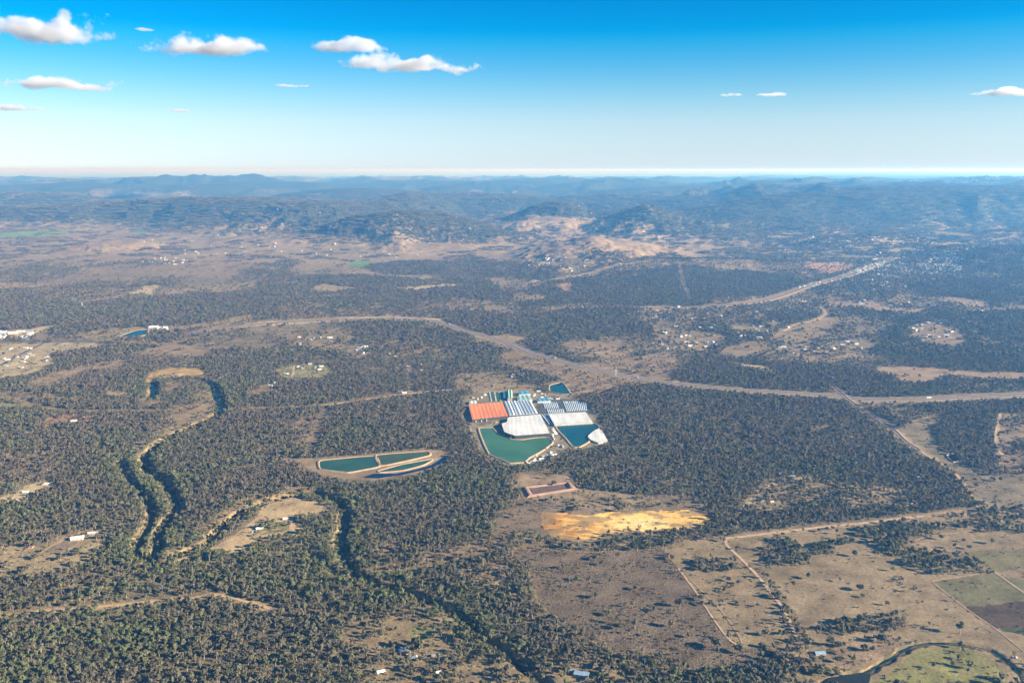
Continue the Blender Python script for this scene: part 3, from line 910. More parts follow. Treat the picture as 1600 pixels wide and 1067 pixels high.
def road_prism(name, line, hw, m, lift=.5, step=15, z=None):
    """road sheet with low shoulders on both sides"""
    L = resample(line, step); n = normals(L)
    zz = (np.maximum(height(L[:, 0], L[:, 1]), -1.0) + lift) if z is None else z
    V = []; Fc = []
    for off, dz in ((-hw - 3, -lift - .8), (-hw, 0), (hw, 0), (hw + 3, -lift - .8)):
        p = L + n * off
        V += [(a[0], a[1], q + dz) for a, q in zip(p, zz)]
    k = len(L)
    for j in range(3):
        Fc += [(j * k + i, j * k + i + 1, (j + 1) * k + i + 1, (j + 1) * k + i) for i in range(k - 1)]
    return link(name, mesh(name, V, Fc, m))


HWY = smooth_line(gp([(300, 521), (340, 514), (400, 507), (487, 501), (550, 499), (612, 498), (675, 501), (700, 507), (725, 516), (762, 526), (800, 538), (825, 549), (862, 560), (912, 574), (960, 584), (1012, 592.5), (1062, 600), (1125, 606), (1175, 611), (1240, 614), (1310, 619), (1340, 623.5), (1390, 625), (1450, 623.5), (1512, 620), (1620, 616), (1760, 606)]))
tag(road_prism('highway', HWY, 19, M['berm'], .5), 'new dual carriageway curving through the woodland', kind='structure')
for s in (-1, 1):
    tag(ribbon('carriageway', HWY, s * 4.0, s * 15.5, M['asphalt'], .75), 'grey asphalt carriageway of the highway', kind='structure')
    for off in (4.6, 14.9):
        tag(ribbon('edge_line', HWY, s * off - .15, s * off + .15, M['paint'], .80), kind='structure')
OLD = smooth_line(gp([(1000, 483), (1060, 482), (1112, 479), (1150, 476), (1200, 469), (1230, 460), (1262, 449), (1287, 442), (1325, 432), (1362, 420), (1412, 405), (1462, 394), (1510, 384)]))
tag(road_prism('old_highway', OLD, 12, M['dirt'], 1.0, 25), kind='structure')
tag(ribbon('old_highway_asphalt', OLD, -9, 9, M['asphalt'], 1.5, step=25), kind='structure')
CROSS = smooth_line(gp([(1303, 604), (1319, 618), (1344, 637), (1375, 656), (1397, 671), (1413, 687), (1438, 704)]))
tag(road_prism('crossing_road', CROSS, 7, M['dirt'], .9), kind='structure')
tag(ribbon('crossing_road_asphalt', CROSS, -3.6, 3.6, M['asphalt'], 1.3), kind='structure')
WROAD = smooth_line(gp([(-20, 533), (75, 533), (150, 534), (200, 536)]))
tag(road_prism('west_road', WROAD, 8, M['asphalt'], .6), kind='structure')
W2 = smooth_line(gp([(0, 571), (25, 557), (50, 545), (72, 534)]))
tag(road_prism('village_road', W2, 5, M['asphalt'], .6), kind='structure')
for nm, px, hw, mm in [
    ('dirt_road', [(1134, 841), (1180, 836), (1231, 829.6), (1290, 823), (1350, 817), (1400, 811), (1444, 806)], 3.6, 'dirt'),
    ('dirt_road', [(1133, 841), (1137, 853), (1157, 872), (1185, 901), (1200, 920), (1212, 935), (1235, 972), (1247, 1010)], 3.0, 'dirt'),
    ('dirt_road', [(1438, 704), (1454, 715), (1482, 731), (1505, 753), (1520, 778), (1541, 793), (1600, 804)], 3.0, 'dirt'),
    ('dirt_road', [(1060, 888), (1064, 893), (1088, 926), (1137, 996), (1163, 1010)], 1.6, 'dirt'),
    ('dirt_road', [(1078, 905), (1105, 932), (1140, 970), (1163, 1010)], 1.2, 'berm'),
    ('dirt_road', [(-10, 966), (32, 960), (62, 955), (125, 950), (200, 944), (262, 937), (300, 935), (337, 930), (400, 944), (430, 954)], 2.6, 'dirt'),
    ('dirt_road', [(1152, 803), (1175, 783), (1200, 760), (1222, 742)], 2.4, 'dirt'),
    ('dirt_road', [(0, 787), (28, 779), (50, 770), (78, 758)], 2.2, 'dirt'),
    ('dirt_road', [(62, 864), (90, 848), (132, 829)], 2.0, 'dirt'),
    ('dirt_road', [(1563, 646), (1557, 670), (1556, 695), (1568, 716)], 2.4, 'dirt'),
    ('dirt_road', [(1552, 892), (1600, 926), (1660, 968)], 2.2, 'berm'),
    ('dirt_road', [(1456, 908), (1502, 945), (1556, 983), (1600, 1018)], 1.2, 'berm'),
    ('dirt_road', [(1456, 908), (1500, 901), (1552, 893)], 1.2, 'berm'),
    ('dirt_road', [(735, 664), (738, 690), (752, 714), (775, 728)], 2.6, 'berm'),
    ('dirt_road', [(712, 704), (735, 702), (752, 700)], 4, 'dirt'),
    ('dirt_road', [(500, 634), (582, 623), (638, 615), (713, 610)], 5, 'dirt'),
    ('dirt_road', [(1100, 536), (1112, 545), (1125, 550), (1150, 555)], 5, 'asphalt'),
    ('dirt_road', [(1110, 543), (1118, 535), (1140, 530), (1160, 527)], 5, 'asphalt'),
    ('dirt_road', [(1282, 480), (1290, 490), (1275, 500), (1245, 507), (1225, 517)], 6, 'dirt'),
    ('dirt_road', [(1020, 597), (1060, 596), (1090, 592), (1120, 597), (1160, 607)], 5, 'dirt'),
    ('dirt_road', [(430, 620), (437, 606), (455, 590), (460, 572)], 4, 'dirt'),
    ('dirt_road', [(335, 855), (365, 838), (398, 820)], 1.5, 'berm'),
    ('dirt_road', [(400, 836), (415, 830), (440, 826)], 1.8, 'dirt'),
    ('dirt_road', [(822, 758), (830, 778)], 1.4, 'dirt'),
    ('dirt_road', [(889, 755), (897, 772)], 1.4, 'dirt'),
    ('dirt_road', [(1425, 846), (1450, 838), (1500, 832)], 1.2, 'berm'),
]:
    tag(ribbon(nm, smooth_line(gp(px)), -hw, hw, M[mm], .45, step=12, wander=.6), kind='structure')
# the range road on the escarpment
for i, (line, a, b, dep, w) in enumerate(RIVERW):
    tag(ribbon('river_water', line, -w, w, M['riverwater'], z=-dep + 2.6, step=10, wander=1.2), 'river water darkened by painted shade between eroded banks', kind='structure')


# ------------------------------------------------------------------ ponds with clay banks
def outline(px, per=4):
    P = gp(px)
    Q = np.vstack([P[-1:], P, P[:2]])
    out = []
    for i in range(1, len(Q) - 2):
        p0, p1, p2, p3 = Q[i - 1], Q[i], Q[i + 1], Q[i + 2]
        for k in range(per):
            t = k / per
            c = 0.5 * ((2 * p1) + (-p0 + p2) * t + (2 * p0 - 5 * p1 + 4 * p2 - p3) * t * t + (-p0 + 3 * p1 - 3 * p2 + p3) * t ** 3)
            l = p1 * (1 - t) + p2 * t
            out.append(.35 * c + .65 * l)
    return np.array(out)


def pond(name, px, m, bank=3.5, label=None, zw=.9):
    O = outline(px)
    me = mesh(name, [(x, y, zw) for x, y in O], [tuple(range(len(O)))], m)
    o = tag(link(name, me), label, kind='structure')
    if bank:
        c = np.vstack([O, O[:1]])
        d = np.gradient(np.vstack([O[-1:], O, O[:1]]), axis=0)[1:-1]
        d /= np.hypot(d[:, 0], d[:, 1])[:, None]
        n = np.stack([-d[:, 1], d[:, 0]], 1)
        area = .5 * np.sum(O[:, 0] * np.roll(O[:, 1], -1) - np.roll(O[:, 0], -1) * O[:, 1])
        if area > 0:
            n = -n
        V = []; Fc = []
        k = len(O)
        for off, z in ((-1.0, .5), (1.2, 2.1), (1.2 + bank, 2.1), (4.5 + bank, -.8)):
            p = O + n * off
            V += [(a[0], a[1], z) for a in p]
        for j in range(3):
            Fc += [(j * k + i, j * k + (i + 1) % k, (j + 1) * k + (i + 1) % k, (j + 1) * k + i) for i in range(k)]
        tag(link('pond_bank', mesh('pond_bank', V, Fc, M['berm'])), kind='structure')
    return o


pond('pond_water', [(499, 723), (504, 720), (584, 713), (591, 729), (568, 734), (544, 738), (502, 733)], M['pondwater'], 3, 'dark green water of the largest settling pond')
pond('pond_water', [(589, 711.5), (664, 706), (670, 708), (669, 712), (630, 721), (596, 727.5)], M['olivewater'], 3, 'olive green water of the upper settling pond')
pond('pond_water', [(593, 736), (630, 726), (676, 718), (660, 727), (630, 735), (594, 738)], M['pondwater'], 2, 'green sliver of water in the narrow settling pond')
pond('pond_water', [(569, 746), (585, 740), (619, 740), (649, 734), (675, 726), (690, 716.5), (698, 716), (696, 721), (677, 730), (639, 740), (592, 747)], M['darkwater'], 0, 'dark blue crescent pond below the settling ponds', .7)
pond('pond_water', [(749, 669.7), (768, 669.7), (776, 677), (793, 684), (798, 687), (816, 688), (835, 685), (855, 684), (862, 690), (860, 694), (843, 706), (826, 715), (818, 722), (797, 723.5), (791, 720.5), (766, 710), (757, 693)], M['greenwater'], 3, 'green water of the big pond in front of the white roof')
pond('pond_water', [(869, 666), (927, 662), (935, 668), (930, 673), (918, 680.6), (919, 690), (905, 698), (896, 698), (885, 685)], M['bluewater'], 3, 'blue water of the pond beside the white roofs')
pond('pond_water', [(859, 603), (875.6, 598), (882, 602), (890, 616), (872.5, 615), (860, 612)], M['bluewater'], 2, 'small blue dam above the factory')
pond('pond_water', [(187, 526), (212, 517), (232, 515), (225, 524), (200, 527)], M['bluewater'], 2, 'small blue lake beside the far village')
pond('pond_water', [(1285, 1070), (1300, 1058), (1330, 1054), (1360, 1052), (1358, 1066), (1340, 1080), (1290, 1082)], M['murk'], 0, 'dark waterhole at the bottom edge', .7)
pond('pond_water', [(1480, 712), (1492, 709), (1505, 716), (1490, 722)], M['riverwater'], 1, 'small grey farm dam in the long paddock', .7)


# the excavated rectangular pit: dark floor inside low clay walls
def pit():
    O = gp([(826, 763), (884, 756), (889, 765), (833, 774)])
    tag(link('pit_floor', mesh('pit_floor', [(x, y, .3) for x, y in O], [(0, 1, 2, 3)], noisy('dark_pit_soil', (.10, .07, .06), (.17, .12, .10), 14))), kind='structure')
    c = O.mean(0)
    V = []; Fc = []
    for f, z in ((1.0, .4), (1.12, 4.0), (1.22, 4.0), (1.42, 0)):
        for p in O:
            q = c + (p - c) * f; V.append((q[0], q[1], z))
    for j in range(3):
        Fc += [(j * 4 + i, j * 4 + (i + 1) % 4, (j + 1) * 4 + (i + 1) % 4, (j + 1) * 4 + i) for i in range(4)]
    tag(link('pit_bank', mesh('pit_bank', V, Fc, noisy('pink_clay', (.34, .22, .16), (.27, .18, .13), 12))), kind='structure')


pit()


# ------------------------------------------------------------------ big sheds: roofs of many bays
def lerp_line(P, s):
    P = np.asarray(P); seg = np.hypot(*(np.diff(P, axis=0).T)); c = np.concatenate([[0], np.cumsum(seg)]); c /= c[-1]
    return np.array([np.interp(s, c, P[:, 0]), np.interp(s, c, P[:, 1])])


def bay_shed(name, front, back, hgt, bays, roof, wallm, label, cat, ridge=1.3, gutters=(), group=None):
    Fp = gp(front, hgt); Bp = gp(back, hgt)
    cx, cy = (Fp.mean(0) + Bp.mean(0)) / 2
    root = empty(name, (cx, cy, 0), label, cat, group)
    o = np.array([cx, cy])
    Fp = Fp - o; Bp = Bp - o
    # walls
    ring = [tuple(p) for p in Fp] + [tuple(p) for p in Bp[::-1]]
    V = [(x, y, -1) for x, y in ring] + [(x, y, hgt - .35) for x, y in ring]; n = len(ring)
    link('wall', mesh('wall', V, [(i, (i + 1) % n, n + (i + 1) % n, n + i) for i in range(n)], wallm), root)
    for i in range(bays):
        a0, a1 = i / bays, (i + 1) / bays
        f0, f1 = lerp_line(Fp, a0), lerp_line(Fp, a1); b0, b1 = lerp_line(Bp, a0), lerp_line(Bp, a1)
        fm, bm_ = (f0 + f1) / 2, (b0 + b1) / 2
        mb = MB()
        z0 = hgt; z1 = hgt + ridge
        P = lambda p, z: (p[0], p[1], z)
        mb.quad(P(f0, z0), P(fm, z1), P(bm_, z1), P(b0, z0)); mb.quad(P(fm, z1), P(f1, z0), P(b1, z0), P(bm_, z1))
        mb.tri(P(f0, z0), P(f1, z0), P(fm, z1)); mb.tri(P(b1, z0), P(b0, z0), P(bm_, z1))
        link('roof_bay', mb.mesh('roof_bay', [roof]), root)
        if i in gutters:
            # translucent blue-grey valley sheet between two bays
            mb = MB(); e = .55
            f2 = f1 + (f1 - f0) * .0; b2 = b1
            fa = f1 - (f1 - f0) * e * .5; fb = f1 + (f1 - f0) * .12; ba = b1 - (b1 - b0) * e * .5; bb = b1 + (b1 - b0) * .12
            mb.quad(P(fa, z0 + ridge * .7 + .15), P(fb, z0 + ridge * .5), P(bb, z0 + ridge * .5), P(ba, z0 + ridge * .7 + .15))
            link('valley_sheet', mb.mesh('valley_sheet', [M['gutter']]), root)
    return root


bay_shed('factory_shed', [(738, 655.6), (766, 652.5), (794, 649.6)], [(732, 632), (758, 630), (785, 628)], 8, 9, M['orange'], M['darkwall'], 'wide shed with a bright orange roof beside the white roofs', 'shed', .4)
bay_shed('factory_shed', [(795, 649.2), (840.5, 646)], [(786.5, 627), (829, 625.6)], 8, 9, M['white'], M['darkwall'], 'white shed with blue-grey stripes between the orange roof and the tunnels', 'shed', 1.6, (0, 2, 4, 5, 6, 7))
bay_shed('factory_shed', [(784.5, 664), (788, 675), (805, 680.6), (859, 676.7)], [(784, 661.5), (793.6, 658.7), (793, 651.7), (844.4, 647)], 9, 13, M['white'], M['darkwall'], 'largest white roof with a cut corner above the green pond', 'shed', .16)
bay_shed('factory_shed', [(866, 663), (926, 659.2)], [(857, 646.5), (914.7, 643.5)], 6, 12, M['white'], M['wall'], 'long white roof standing just above the blue pond', 'shed', .16)
bay_shed('factory_shed', [(919, 682), (921, 686), (935, 691.5), (950, 689)], [(919, 680.5), (926, 674), (933.4, 669.7), (941, 673)], 4, 6, M['white'], M['wall'], 'small white roof at the far end of the blue pond', 'shed', .12)
bay_shed('factory_shed', [(793, 622), (800.6, 622)], [(792, 609.5), (800.4, 609.5)], 9, 2, M['greenroof'], M['wall'], 'tall narrow shed with a light green roof behind the striped roof', 'shed', 2.5)
bay_shed('factory_shed', [(786, 622), (792, 622)], [(786, 612), (791.5, 611)], 6, 1, M['blueroof'], M['darkwall'], 'dark blue shed leaning against the green-roofed shed', 'shed', 1.5)
bay_shed('factory_shed', [(809, 625), (832, 624)], [(808, 618.5), (826, 617)], 8, 3, M['tealroof'], M['wall'], 'teal-roofed shed right of the green roof', 'shed', 1.2)
bay_shed('factory_shed', [(811, 616), (829, 615)], [(810, 611.5), (824, 611)], 7, 2, M['blueroof'], M['wall'], 'small blue-roofed shed behind the teal roof', 'shed', 1.2)
bay_shed('factory_shed', [(840, 627), (861, 626)], [(838, 623), (857, 622)], 6, 3, M['blueroof'], M['wall'], 'long bright blue roof at the head of the tunnels', 'shed', 1.2)
bay_shed('factory_shed', [(733, 630), (745, 630)], [(733, 627), (744, 626)], 5, 2, M['housewhite'], M['wall'], 'small pale shed at the left rear corner of the orange roof', 'shed', 1.2)


def tunnel(pa, pb, r, label, group, m='tunnel'):
    a = np.array(g(*pa)); b = np.array(g(*pb))
    L = np.hypot(*(b - a)); ang = math.atan2(b[1] - a[1], b[0] - a[0])
    root = empty('poly_tunnel', (*((a + b) / 2), 0), label, 'greenhouse', group, ang)
    V = []; Fc = []; n = 8
    for x in (-L / 2, L / 2):
        for i in range(n + 1):
            t = math.pi * i / n
            V.append((x, math.cos(t) * r, -.2 + math.sin(t) * r * .85))
    for i in range(n):
        Fc.append((i, i + 1, n + 2 + i, n + 1 + i))
    link('cover', mesh('cover', V, Fc, M[m], smooth=True), root)
    for s in (0, 1):
        link('end_wall', mesh('end_wall', V[s * (n + 1):(s + 1) * (n + 1)], [tuple(range(n + 1))], M['wall']), root)
    return root


for i in range(4):
    tunnel((846.5 + i * 4.4, 648), (859 + i * 4.4, 664 - i * .2), 2.7, 'long pale tunnel beside the largest white roof', 'tunnels between the two white roofs')
for i in range(12):
    tunnel((880 + i * 3.1, 627.5 - i * .05), (886.5 + i * 2.7, 643 - i * .15), 1.75, 'pale tunnel in the longest row behind the long white roof', 'tunnels behind the long white roof')
for i in range(8):
    tunnel((849 + i * 2.9, 629), (852 + i * 2.9, 638), 1.7, 'short pale tunnel behind the four long tunnels', 'short tunnels behind')
for i in range(9):
    tunnel((855 + i * 3.0, 639.5), (857 + i * 3.0, 645.5), 1.8, 'low white tunnel in the middle row of the nursery', 'middle row of tunnels')
# storage tanks, stockpiles and parked lorries in the yards
def disc_stack(rings, m, name):
    V = []; Fc = []; n = 14
    for z, r in rings:
        V += [(r * math.cos(2 * math.pi * i / n), r * math.sin(2 * math.pi * i / n), z) for i in range(n)]
    for j in range(len(rings) - 1):
        Fc += [(j * n + i, j * n + (i + 1) % n, (j + 1) * n + (i + 1) % n, (j + 1) * n + i) for i in range(n)]
    Fc.append(tuple(range((len(rings) - 1) * n, len(rings) * n)))
    return mesh(name, V, Fc, m)


tank_w = disc_stack([(-.5, 4), (5, 4)], M['wall'], 'tank_wall'); tank_r = disc_stack([(5, 4.2), (5.3, 4.2), (6.3, .3)], M['housewhite'], 'tank_roof')
for i, (u, v, lab) in enumerate([(746, 624, 'pale round tank left behind the orange roof'), (752, 622, 'second pale round tank behind the orange roof'), (863, 681, 'round tank on the bank between the two big ponds'), (872, 697, 'round pump tank on the bare bank right of the green pond'), (835, 618, 'round tank right of the teal roof')]):
    x, y = g(u, v)
    t_ = empty('storage_tank', (x, y, 0), lab, 'tank', 'round tanks of the factory'); t_.scale = (.8 + .1 * (i % 3),) * 3
    link('wall', tank_w, t_); link('roof', tank_r, t_)
for i, (u, v) in enumerate([(738, 622), (757, 617), (846, 616), (868, 622), (890, 619), (905, 622), (775, 660), (860, 707), (838, 712), (885, 703)]):
    x, y = g(u, v); r = random.uniform(3, 6)
    V = []; n = 12
    for z, k in ((-.5, 1.3), (1.2, .85), (2.3, .3)):
        for q_ in range(n):
            a_ = 2 * math.pi * q_ / n; rr = r * k * random.uniform(.8, 1.2)
            V.append((rr * math.cos(a_) * 1.4, rr * math.sin(a_), z * r * .35))
    V.append((0, 0, r * .9))
    Fc = [(j * n + q_, j * n + (q_ + 1) % n, (j + 1) * n + (q_ + 1) % n, (j + 1) * n + q_) for j in range(2) for q_ in range(n)] + [(2 * n + q_, 2 * n + (q_ + 1) % n, 3 * n) for q_ in range(n)]
    o = link('stockpile', mesh('stockpile', V, Fc, M[['berm', 'wall', 'dirt'][i % 3]], smooth=True), None, (x, y, 0), random.uniform(0, 3))
    tag(o, 'low heap of loose soil or gravel on the factory grounds', 'stockpile', 'stockpiles around the factory')
# potted rows
nb = empty('plant_beds', (*g(776, 619), 0), 'green striped beds of potted plants behind the orange roof', 'plant bed')
nb.name = 'planting_bed'
ox, oy = g(776, 619)
for i in range(9):
    a = g(765 + i * 2.6, 613); b = g(768 + i * 2.45, 627)
    mb = MB(); w = 1.6
    mb.V = []
    dx = b[0] - a[0]; dy = b[1] - a[1]
    n = len(mb.V)
    for (px, py) in (a, b):
        for s in (-1, 1):
            for z in (0, 1.4):
                mb.V.append((px - ox + s * w, py - oy, z))
    mb.F = [(1, 3, 7, 5), (0, 1, 5, 4), (2, 6, 7, 3), (0, 2, 3, 1), (4, 5, 7, 6)]; mb.M = [0] * 5
    link('plant_row', mb.mesh('plant_row', [M['rowcrop'] if i % 3 else M['tunnel']]), nb)


# ------------------------------------------------------------------ houses
def house_mesh(w, l, h, roof, name='house'):
    mb = MB()
    mb.box(-l / 2, l / 2, -w / 2, w / 2, -.5, h, 0)
    wl = MB(); wl.box(-l / 2, l / 2, -w / 2, w / 2, -.5, h)
    rf = MB(); e = .7; rz = h + w * .22
    a, b, c = (-l / 2 - e, -w / 2 - e, h), (l / 2 + e, -w / 2 - e, h), (l / 2 + e, w / 2 + e, h)
    d = (-l / 2 - e, w / 2 + e, h); r0 = (-l / 2 - e, 0, rz); r1 = (l / 2 + e, 0, rz)
    rf.quad(a, b, r1, r0); rf.quad(r0, r1, c, d); rf.tri(a, r0, d); rf.tri(b, c, r1)
    rf.quad((-l / 2 - e, -w / 2 - e, h - .02), (-l / 2 - e, w / 2 + e, h - .02), (l / 2 + e, w / 2 + e, h - .02), (l / 2 + e, -w / 2 - e, h - .02))
    j = MB(); j.V = list(wl.V); j.F = list(wl.F); j.M = [0] * len(wl.F)
    n = len(j.V); j.V += rf.V; j.F += [tuple(n + i for i in f) for f in rf.F]; j.M += [1] * len(rf.F)
    return wl.mesh('wall', [M['wall']]), rf.mesh('roof', [roof]), j.mesh(name, [M['wall'], roof])


ROOFS = ['housewhite', 'housewhite', 'housegrey', 'houseblue', 'housewhite', 'housered']
HV = [house_mesh(w, l, h, M[r]) for w, l, h, r in [(10, 18, 3.2, 'housewhite'), (12, 16, 3, 'housewhite'), (9, 15, 3, 'housegrey'), (11, 20, 3.4, 'houseblue'), (13, 26, 4.5, 'housewhite'), (9, 14, 3, 'housered')]]
winmesh = None


def near_house(u, v, k, label, rz=0.0, sc=1.0, cat='house', name='house'):
    global winmesh
    x, y = g(u, v)
    root = empty(name, (x, y, max(hz(x, y), -1)), label, cat, None, rz)
    root.scale = (sc,) * 3
    wl, rf, j = HV[k]
    link('wall', wl, root); link('roof', rf, root)
    if winmesh is None:
        mb = MB(); mb.box(-1.1, 1.1, -.06, .06, 0, 1.3); winmesh = mb.mesh('window', [M['glass']])
    ys = wl.vertices[0].co.y; xs = wl.vertices[0].co.x
    for xx in (xs * .6, 0, -xs * .6):
        link('window', winmesh, root, (xx, ys - .03, 1.0))
    return root


for a in [
    (121, 842, 4, 'long white-roofed shed on the bare paddock at the left', .35, .9, 'shed', 'farm_shed'),
    (143, 833, 0, 'white-roofed house in the paddock right of the long shed', .2, .7),
    (150, 831, 2, 'small grey shed beside the white house in the left paddock', .2, .5, 'shed', 'farm_shed'),
    (71, 757, 0, 'white-roofed house at the end of the forest driveway', .1, .75),
    (40, 769, 1, 'white-roofed house halfway along the forest driveway', .1, .7),
    (28, 780, 2, 'grey-roofed shed low on the forest driveway', .3, .5, 'shed', 'farm_shed'),
    (83, 763, 3, 'blue-grey shed at the bend of the forest driveway', .5, .5, 'shed', 'farm_shed'),
    (48, 855, 5, 'small red-roofed hut at the forest edge on the left', .1, .6),
    (405, 826, 0, 'white-roofed homestead under green trees inside the river bend', .6, .75),
    (447, 811, 1, 'white-roofed house on the rise inside the river bend', .2, .75),
    (396, 831, 3, 'blue-grey shed left of the riverside homestead', .9, .4, 'shed', 'farm_shed'),
    (632, 1018, 3, 'blue-grey homestead roof beside the round dark tree', -.7, .8),
    (646, 1027, 0, 'white-roofed shed below the blue homestead roof', .2, .6, 'shed', 'farm_shed'),
    (676, 1024, 2, 'small grey caravan shed right of the dark round tree', .2, .4, 'shed', 'farm_shed'),
    (595, 1050, 1, 'white-roofed hut near the bottom edge left of centre', .4, .7),
    (684, 1050, 0, 'pale roof among trees near the bottom edge', .8, .5),
    (909, 1054, 3, 'blue-roofed house in the trees at the bottom edge', -.25, 1.0),
    (895, 1048, 3, 'small blue-roofed shed beside the blue house at the bottom edge', -.25, .5, 'shed', 'farm_shed'),
    (1281, 1021, 3, 'pale blue roof behind the row of paddock trees', .1, .75),
    (1222, 741, 0, 'white-roofed house at the end of the woodland track', .2, .9),
    (1236, 745, 3, 'blue-roofed shed beside the house on the woodland track', -.3, .9, 'shed', 'farm_shed'),
    (1231, 741, 2, 'grey shed between the two woodland houses', 0, .6, 'shed', 'farm_shed'),
    (1190, 783, 1, 'small white hut beside the pale woodland track', .3, .45),
    (1206, 784, 0, 'small white-roofed shed right of the pale woodland track', .3, .45, 'shed', 'farm_shed'),
    (1306, 761, 2, 'grey-roofed house beside a sandy yard in the woodland', .1, .6),
    (1427, 788, 0, 'white-roofed house near the end of the dirt road', .2, .6),
    (1344, 748, 1, 'white-roofed house low among the woodland trees', .2, .6),
    (1523, 791, 2, 'grey-roofed house at the bend of the paddock track', .1, .7),
    (1586, 1027, 1, 'tiny white shed at the edge of the tilled fields', .1, .35, 'shed', 'farm_shed'),
]:
    near_house(*a)

# small groups of white roofs in the woods and by the pond
def white_row(u0, v0, u1, v1, n, label, group, k=(0, 1), sc=.6, jit=1.5):
    for i in range(n):
        t = i / max(1, n - 1)
        u = u0 + (u1 - u0) * t + random.uniform(-jit, jit); v = v0 + (v1 - v0) * t + random.uniform(-jit, jit) * .5
        x, y = g(u, v)
        o = link('house', HV[random.choice(k)][2], None, (x, y, hz(x, y)), random.uniform(-.6, .9), sc * random.uniform(.7, 1.2))
        tag(o, label, 'house', group)


white_row(825, 723, 866, 711, 14, 'small white store in the row along the green pond', 'white stores below the green pond', (0, 1, 4, 2), .62, 1.2)
white_row(740, 659, 762, 656, 7, 'small white truck-sized store in front of the orange roof', 'white stores before the orange roof', (0, 1), .4, .8)
white_row(796, 683, 826, 681.5, 9, 'small white container before the largest white roof', 'containers before the largest roof', (0, 1), .35, .5)
white_row(863, 669, 868, 678, 5, 'white store in the lane between the two big ponds', 'stores between the ponds', (1,), .6, .6)
white_row(1327, 730, 1352, 721, 6, 'white-roofed cottage in the wooded row east of the factory', 'cottages hidden in the eastern woods', (0, 1), .75, 1)
white_row(1378, 720, 1386, 719, 2, 'white-roofed cottage at the right end of the wooded row', 'cottages right of the wooded row', (0, 1), .8, 1)
white_row(1436, 746, 1446, 738, 5, 'white-roofed cottage clustered by the long paddock', 'cottages clustered by the long paddock', (0, 1), .75, 1.4)
white_row(836, 620, 905, 630, 8, 'white packing store among the tunnels', 'packing stores among the tunnels', (0, 1, 4), .5, 4)
white_row(800, 588, 825, 583, 9, 'white-roofed house in the treed yard above the factory', 'houses in the yard above the factory', (0, 1, 4), .85, 2.5)

# villages: (centre u, v, half size u, v, number, name of the place)
TOWNS = [
    (25, 524, 28, 6, 22, 'in the industrial strip at the left edge', 1.25, (4, 3, 4)),
    (248, 515, 14, 4, 16, 'in the white village beside the blue lake', 1.2, (0, 1, 4)),
    (40, 560, 38, 16, 26, 'along the road on the pale western plain', .9, (0, 1, 2)),
    (150, 655, 40, 5, 8, 'in the clearing by the left track', .8, (0, 1, 5)),
    (350, 558, 45, 5, 16, 'in the row of blocks above the river loop', .85, (0, 1, 2)),
    (492, 530, 30, 10, 12, 'on the pale cleared estate in mid distance', .9, (0, 1, 2)),
    (560, 548, 30, 6, 12, 'on the wooded blocks right of the cleared estate', .9, (0, 1)),
    (470, 577, 36, 8, 14, 'on the small fenced fields', .9, (0, 1, 2)),
    (418, 602, 18, 7, 8, 'beside the short side road', .8, (0, 1, 2)),
    (645, 566, 50, 14, 14, 'in the treed blocks behind the factory', .8, (0, 1, 2)),
    (650, 612, 50, 4, 8, 'near the pale track left of the factory', .8, (0, 1)),
    (1060, 534, 45, 12, 14, 'on the bare paddocks in the middle right', 1.0, (0, 1, 2)),
    (1175, 525, 40, 6, 14, 'around the school-like pale yard', 1.2, (0, 4, 1)),
    (1040, 492, 60, 8, 18, 'along the pale line under the dark wood', 1.0, (0, 1)),
    (1280, 543, 80, 10, 30, 'in the scattered township below the racetrack', 1.0, (0, 1, 2)),
    (1440, 520, 50, 14, 12, 'on the pink paddocks at the right', 1.0, (0, 1, 2)),
    (1400, 474, 60, 6, 18, 'in the tree line above the pink paddock', 1.2, (0, 1)),
    (1230, 480, 50, 10, 16, 'beside the old highway', 1.1, (0, 1)),
]
left = 300 - 32 - 65
for cu, cv, su, sv, n, place, sc, ks in TOWNS:
    n = max(4, int(n * .72))
    for i in range(n):
        u = cu + random.uniform(-1, 1) * su; v = cv + random.uniform(-1, 1) * sv
        x, y = g(u, v)
        o = link('house', HV[random.choice(ks)][2], None, (x, y, hz(x, y)), random.choice([.1, .25, 1.6, -.3]) + random.uniform(-.1, .1), sc * random.uniform(.8, 1.25))
        tag(o, 'small pale-roofed building ' + place, 'house', 'buildings ' + place)


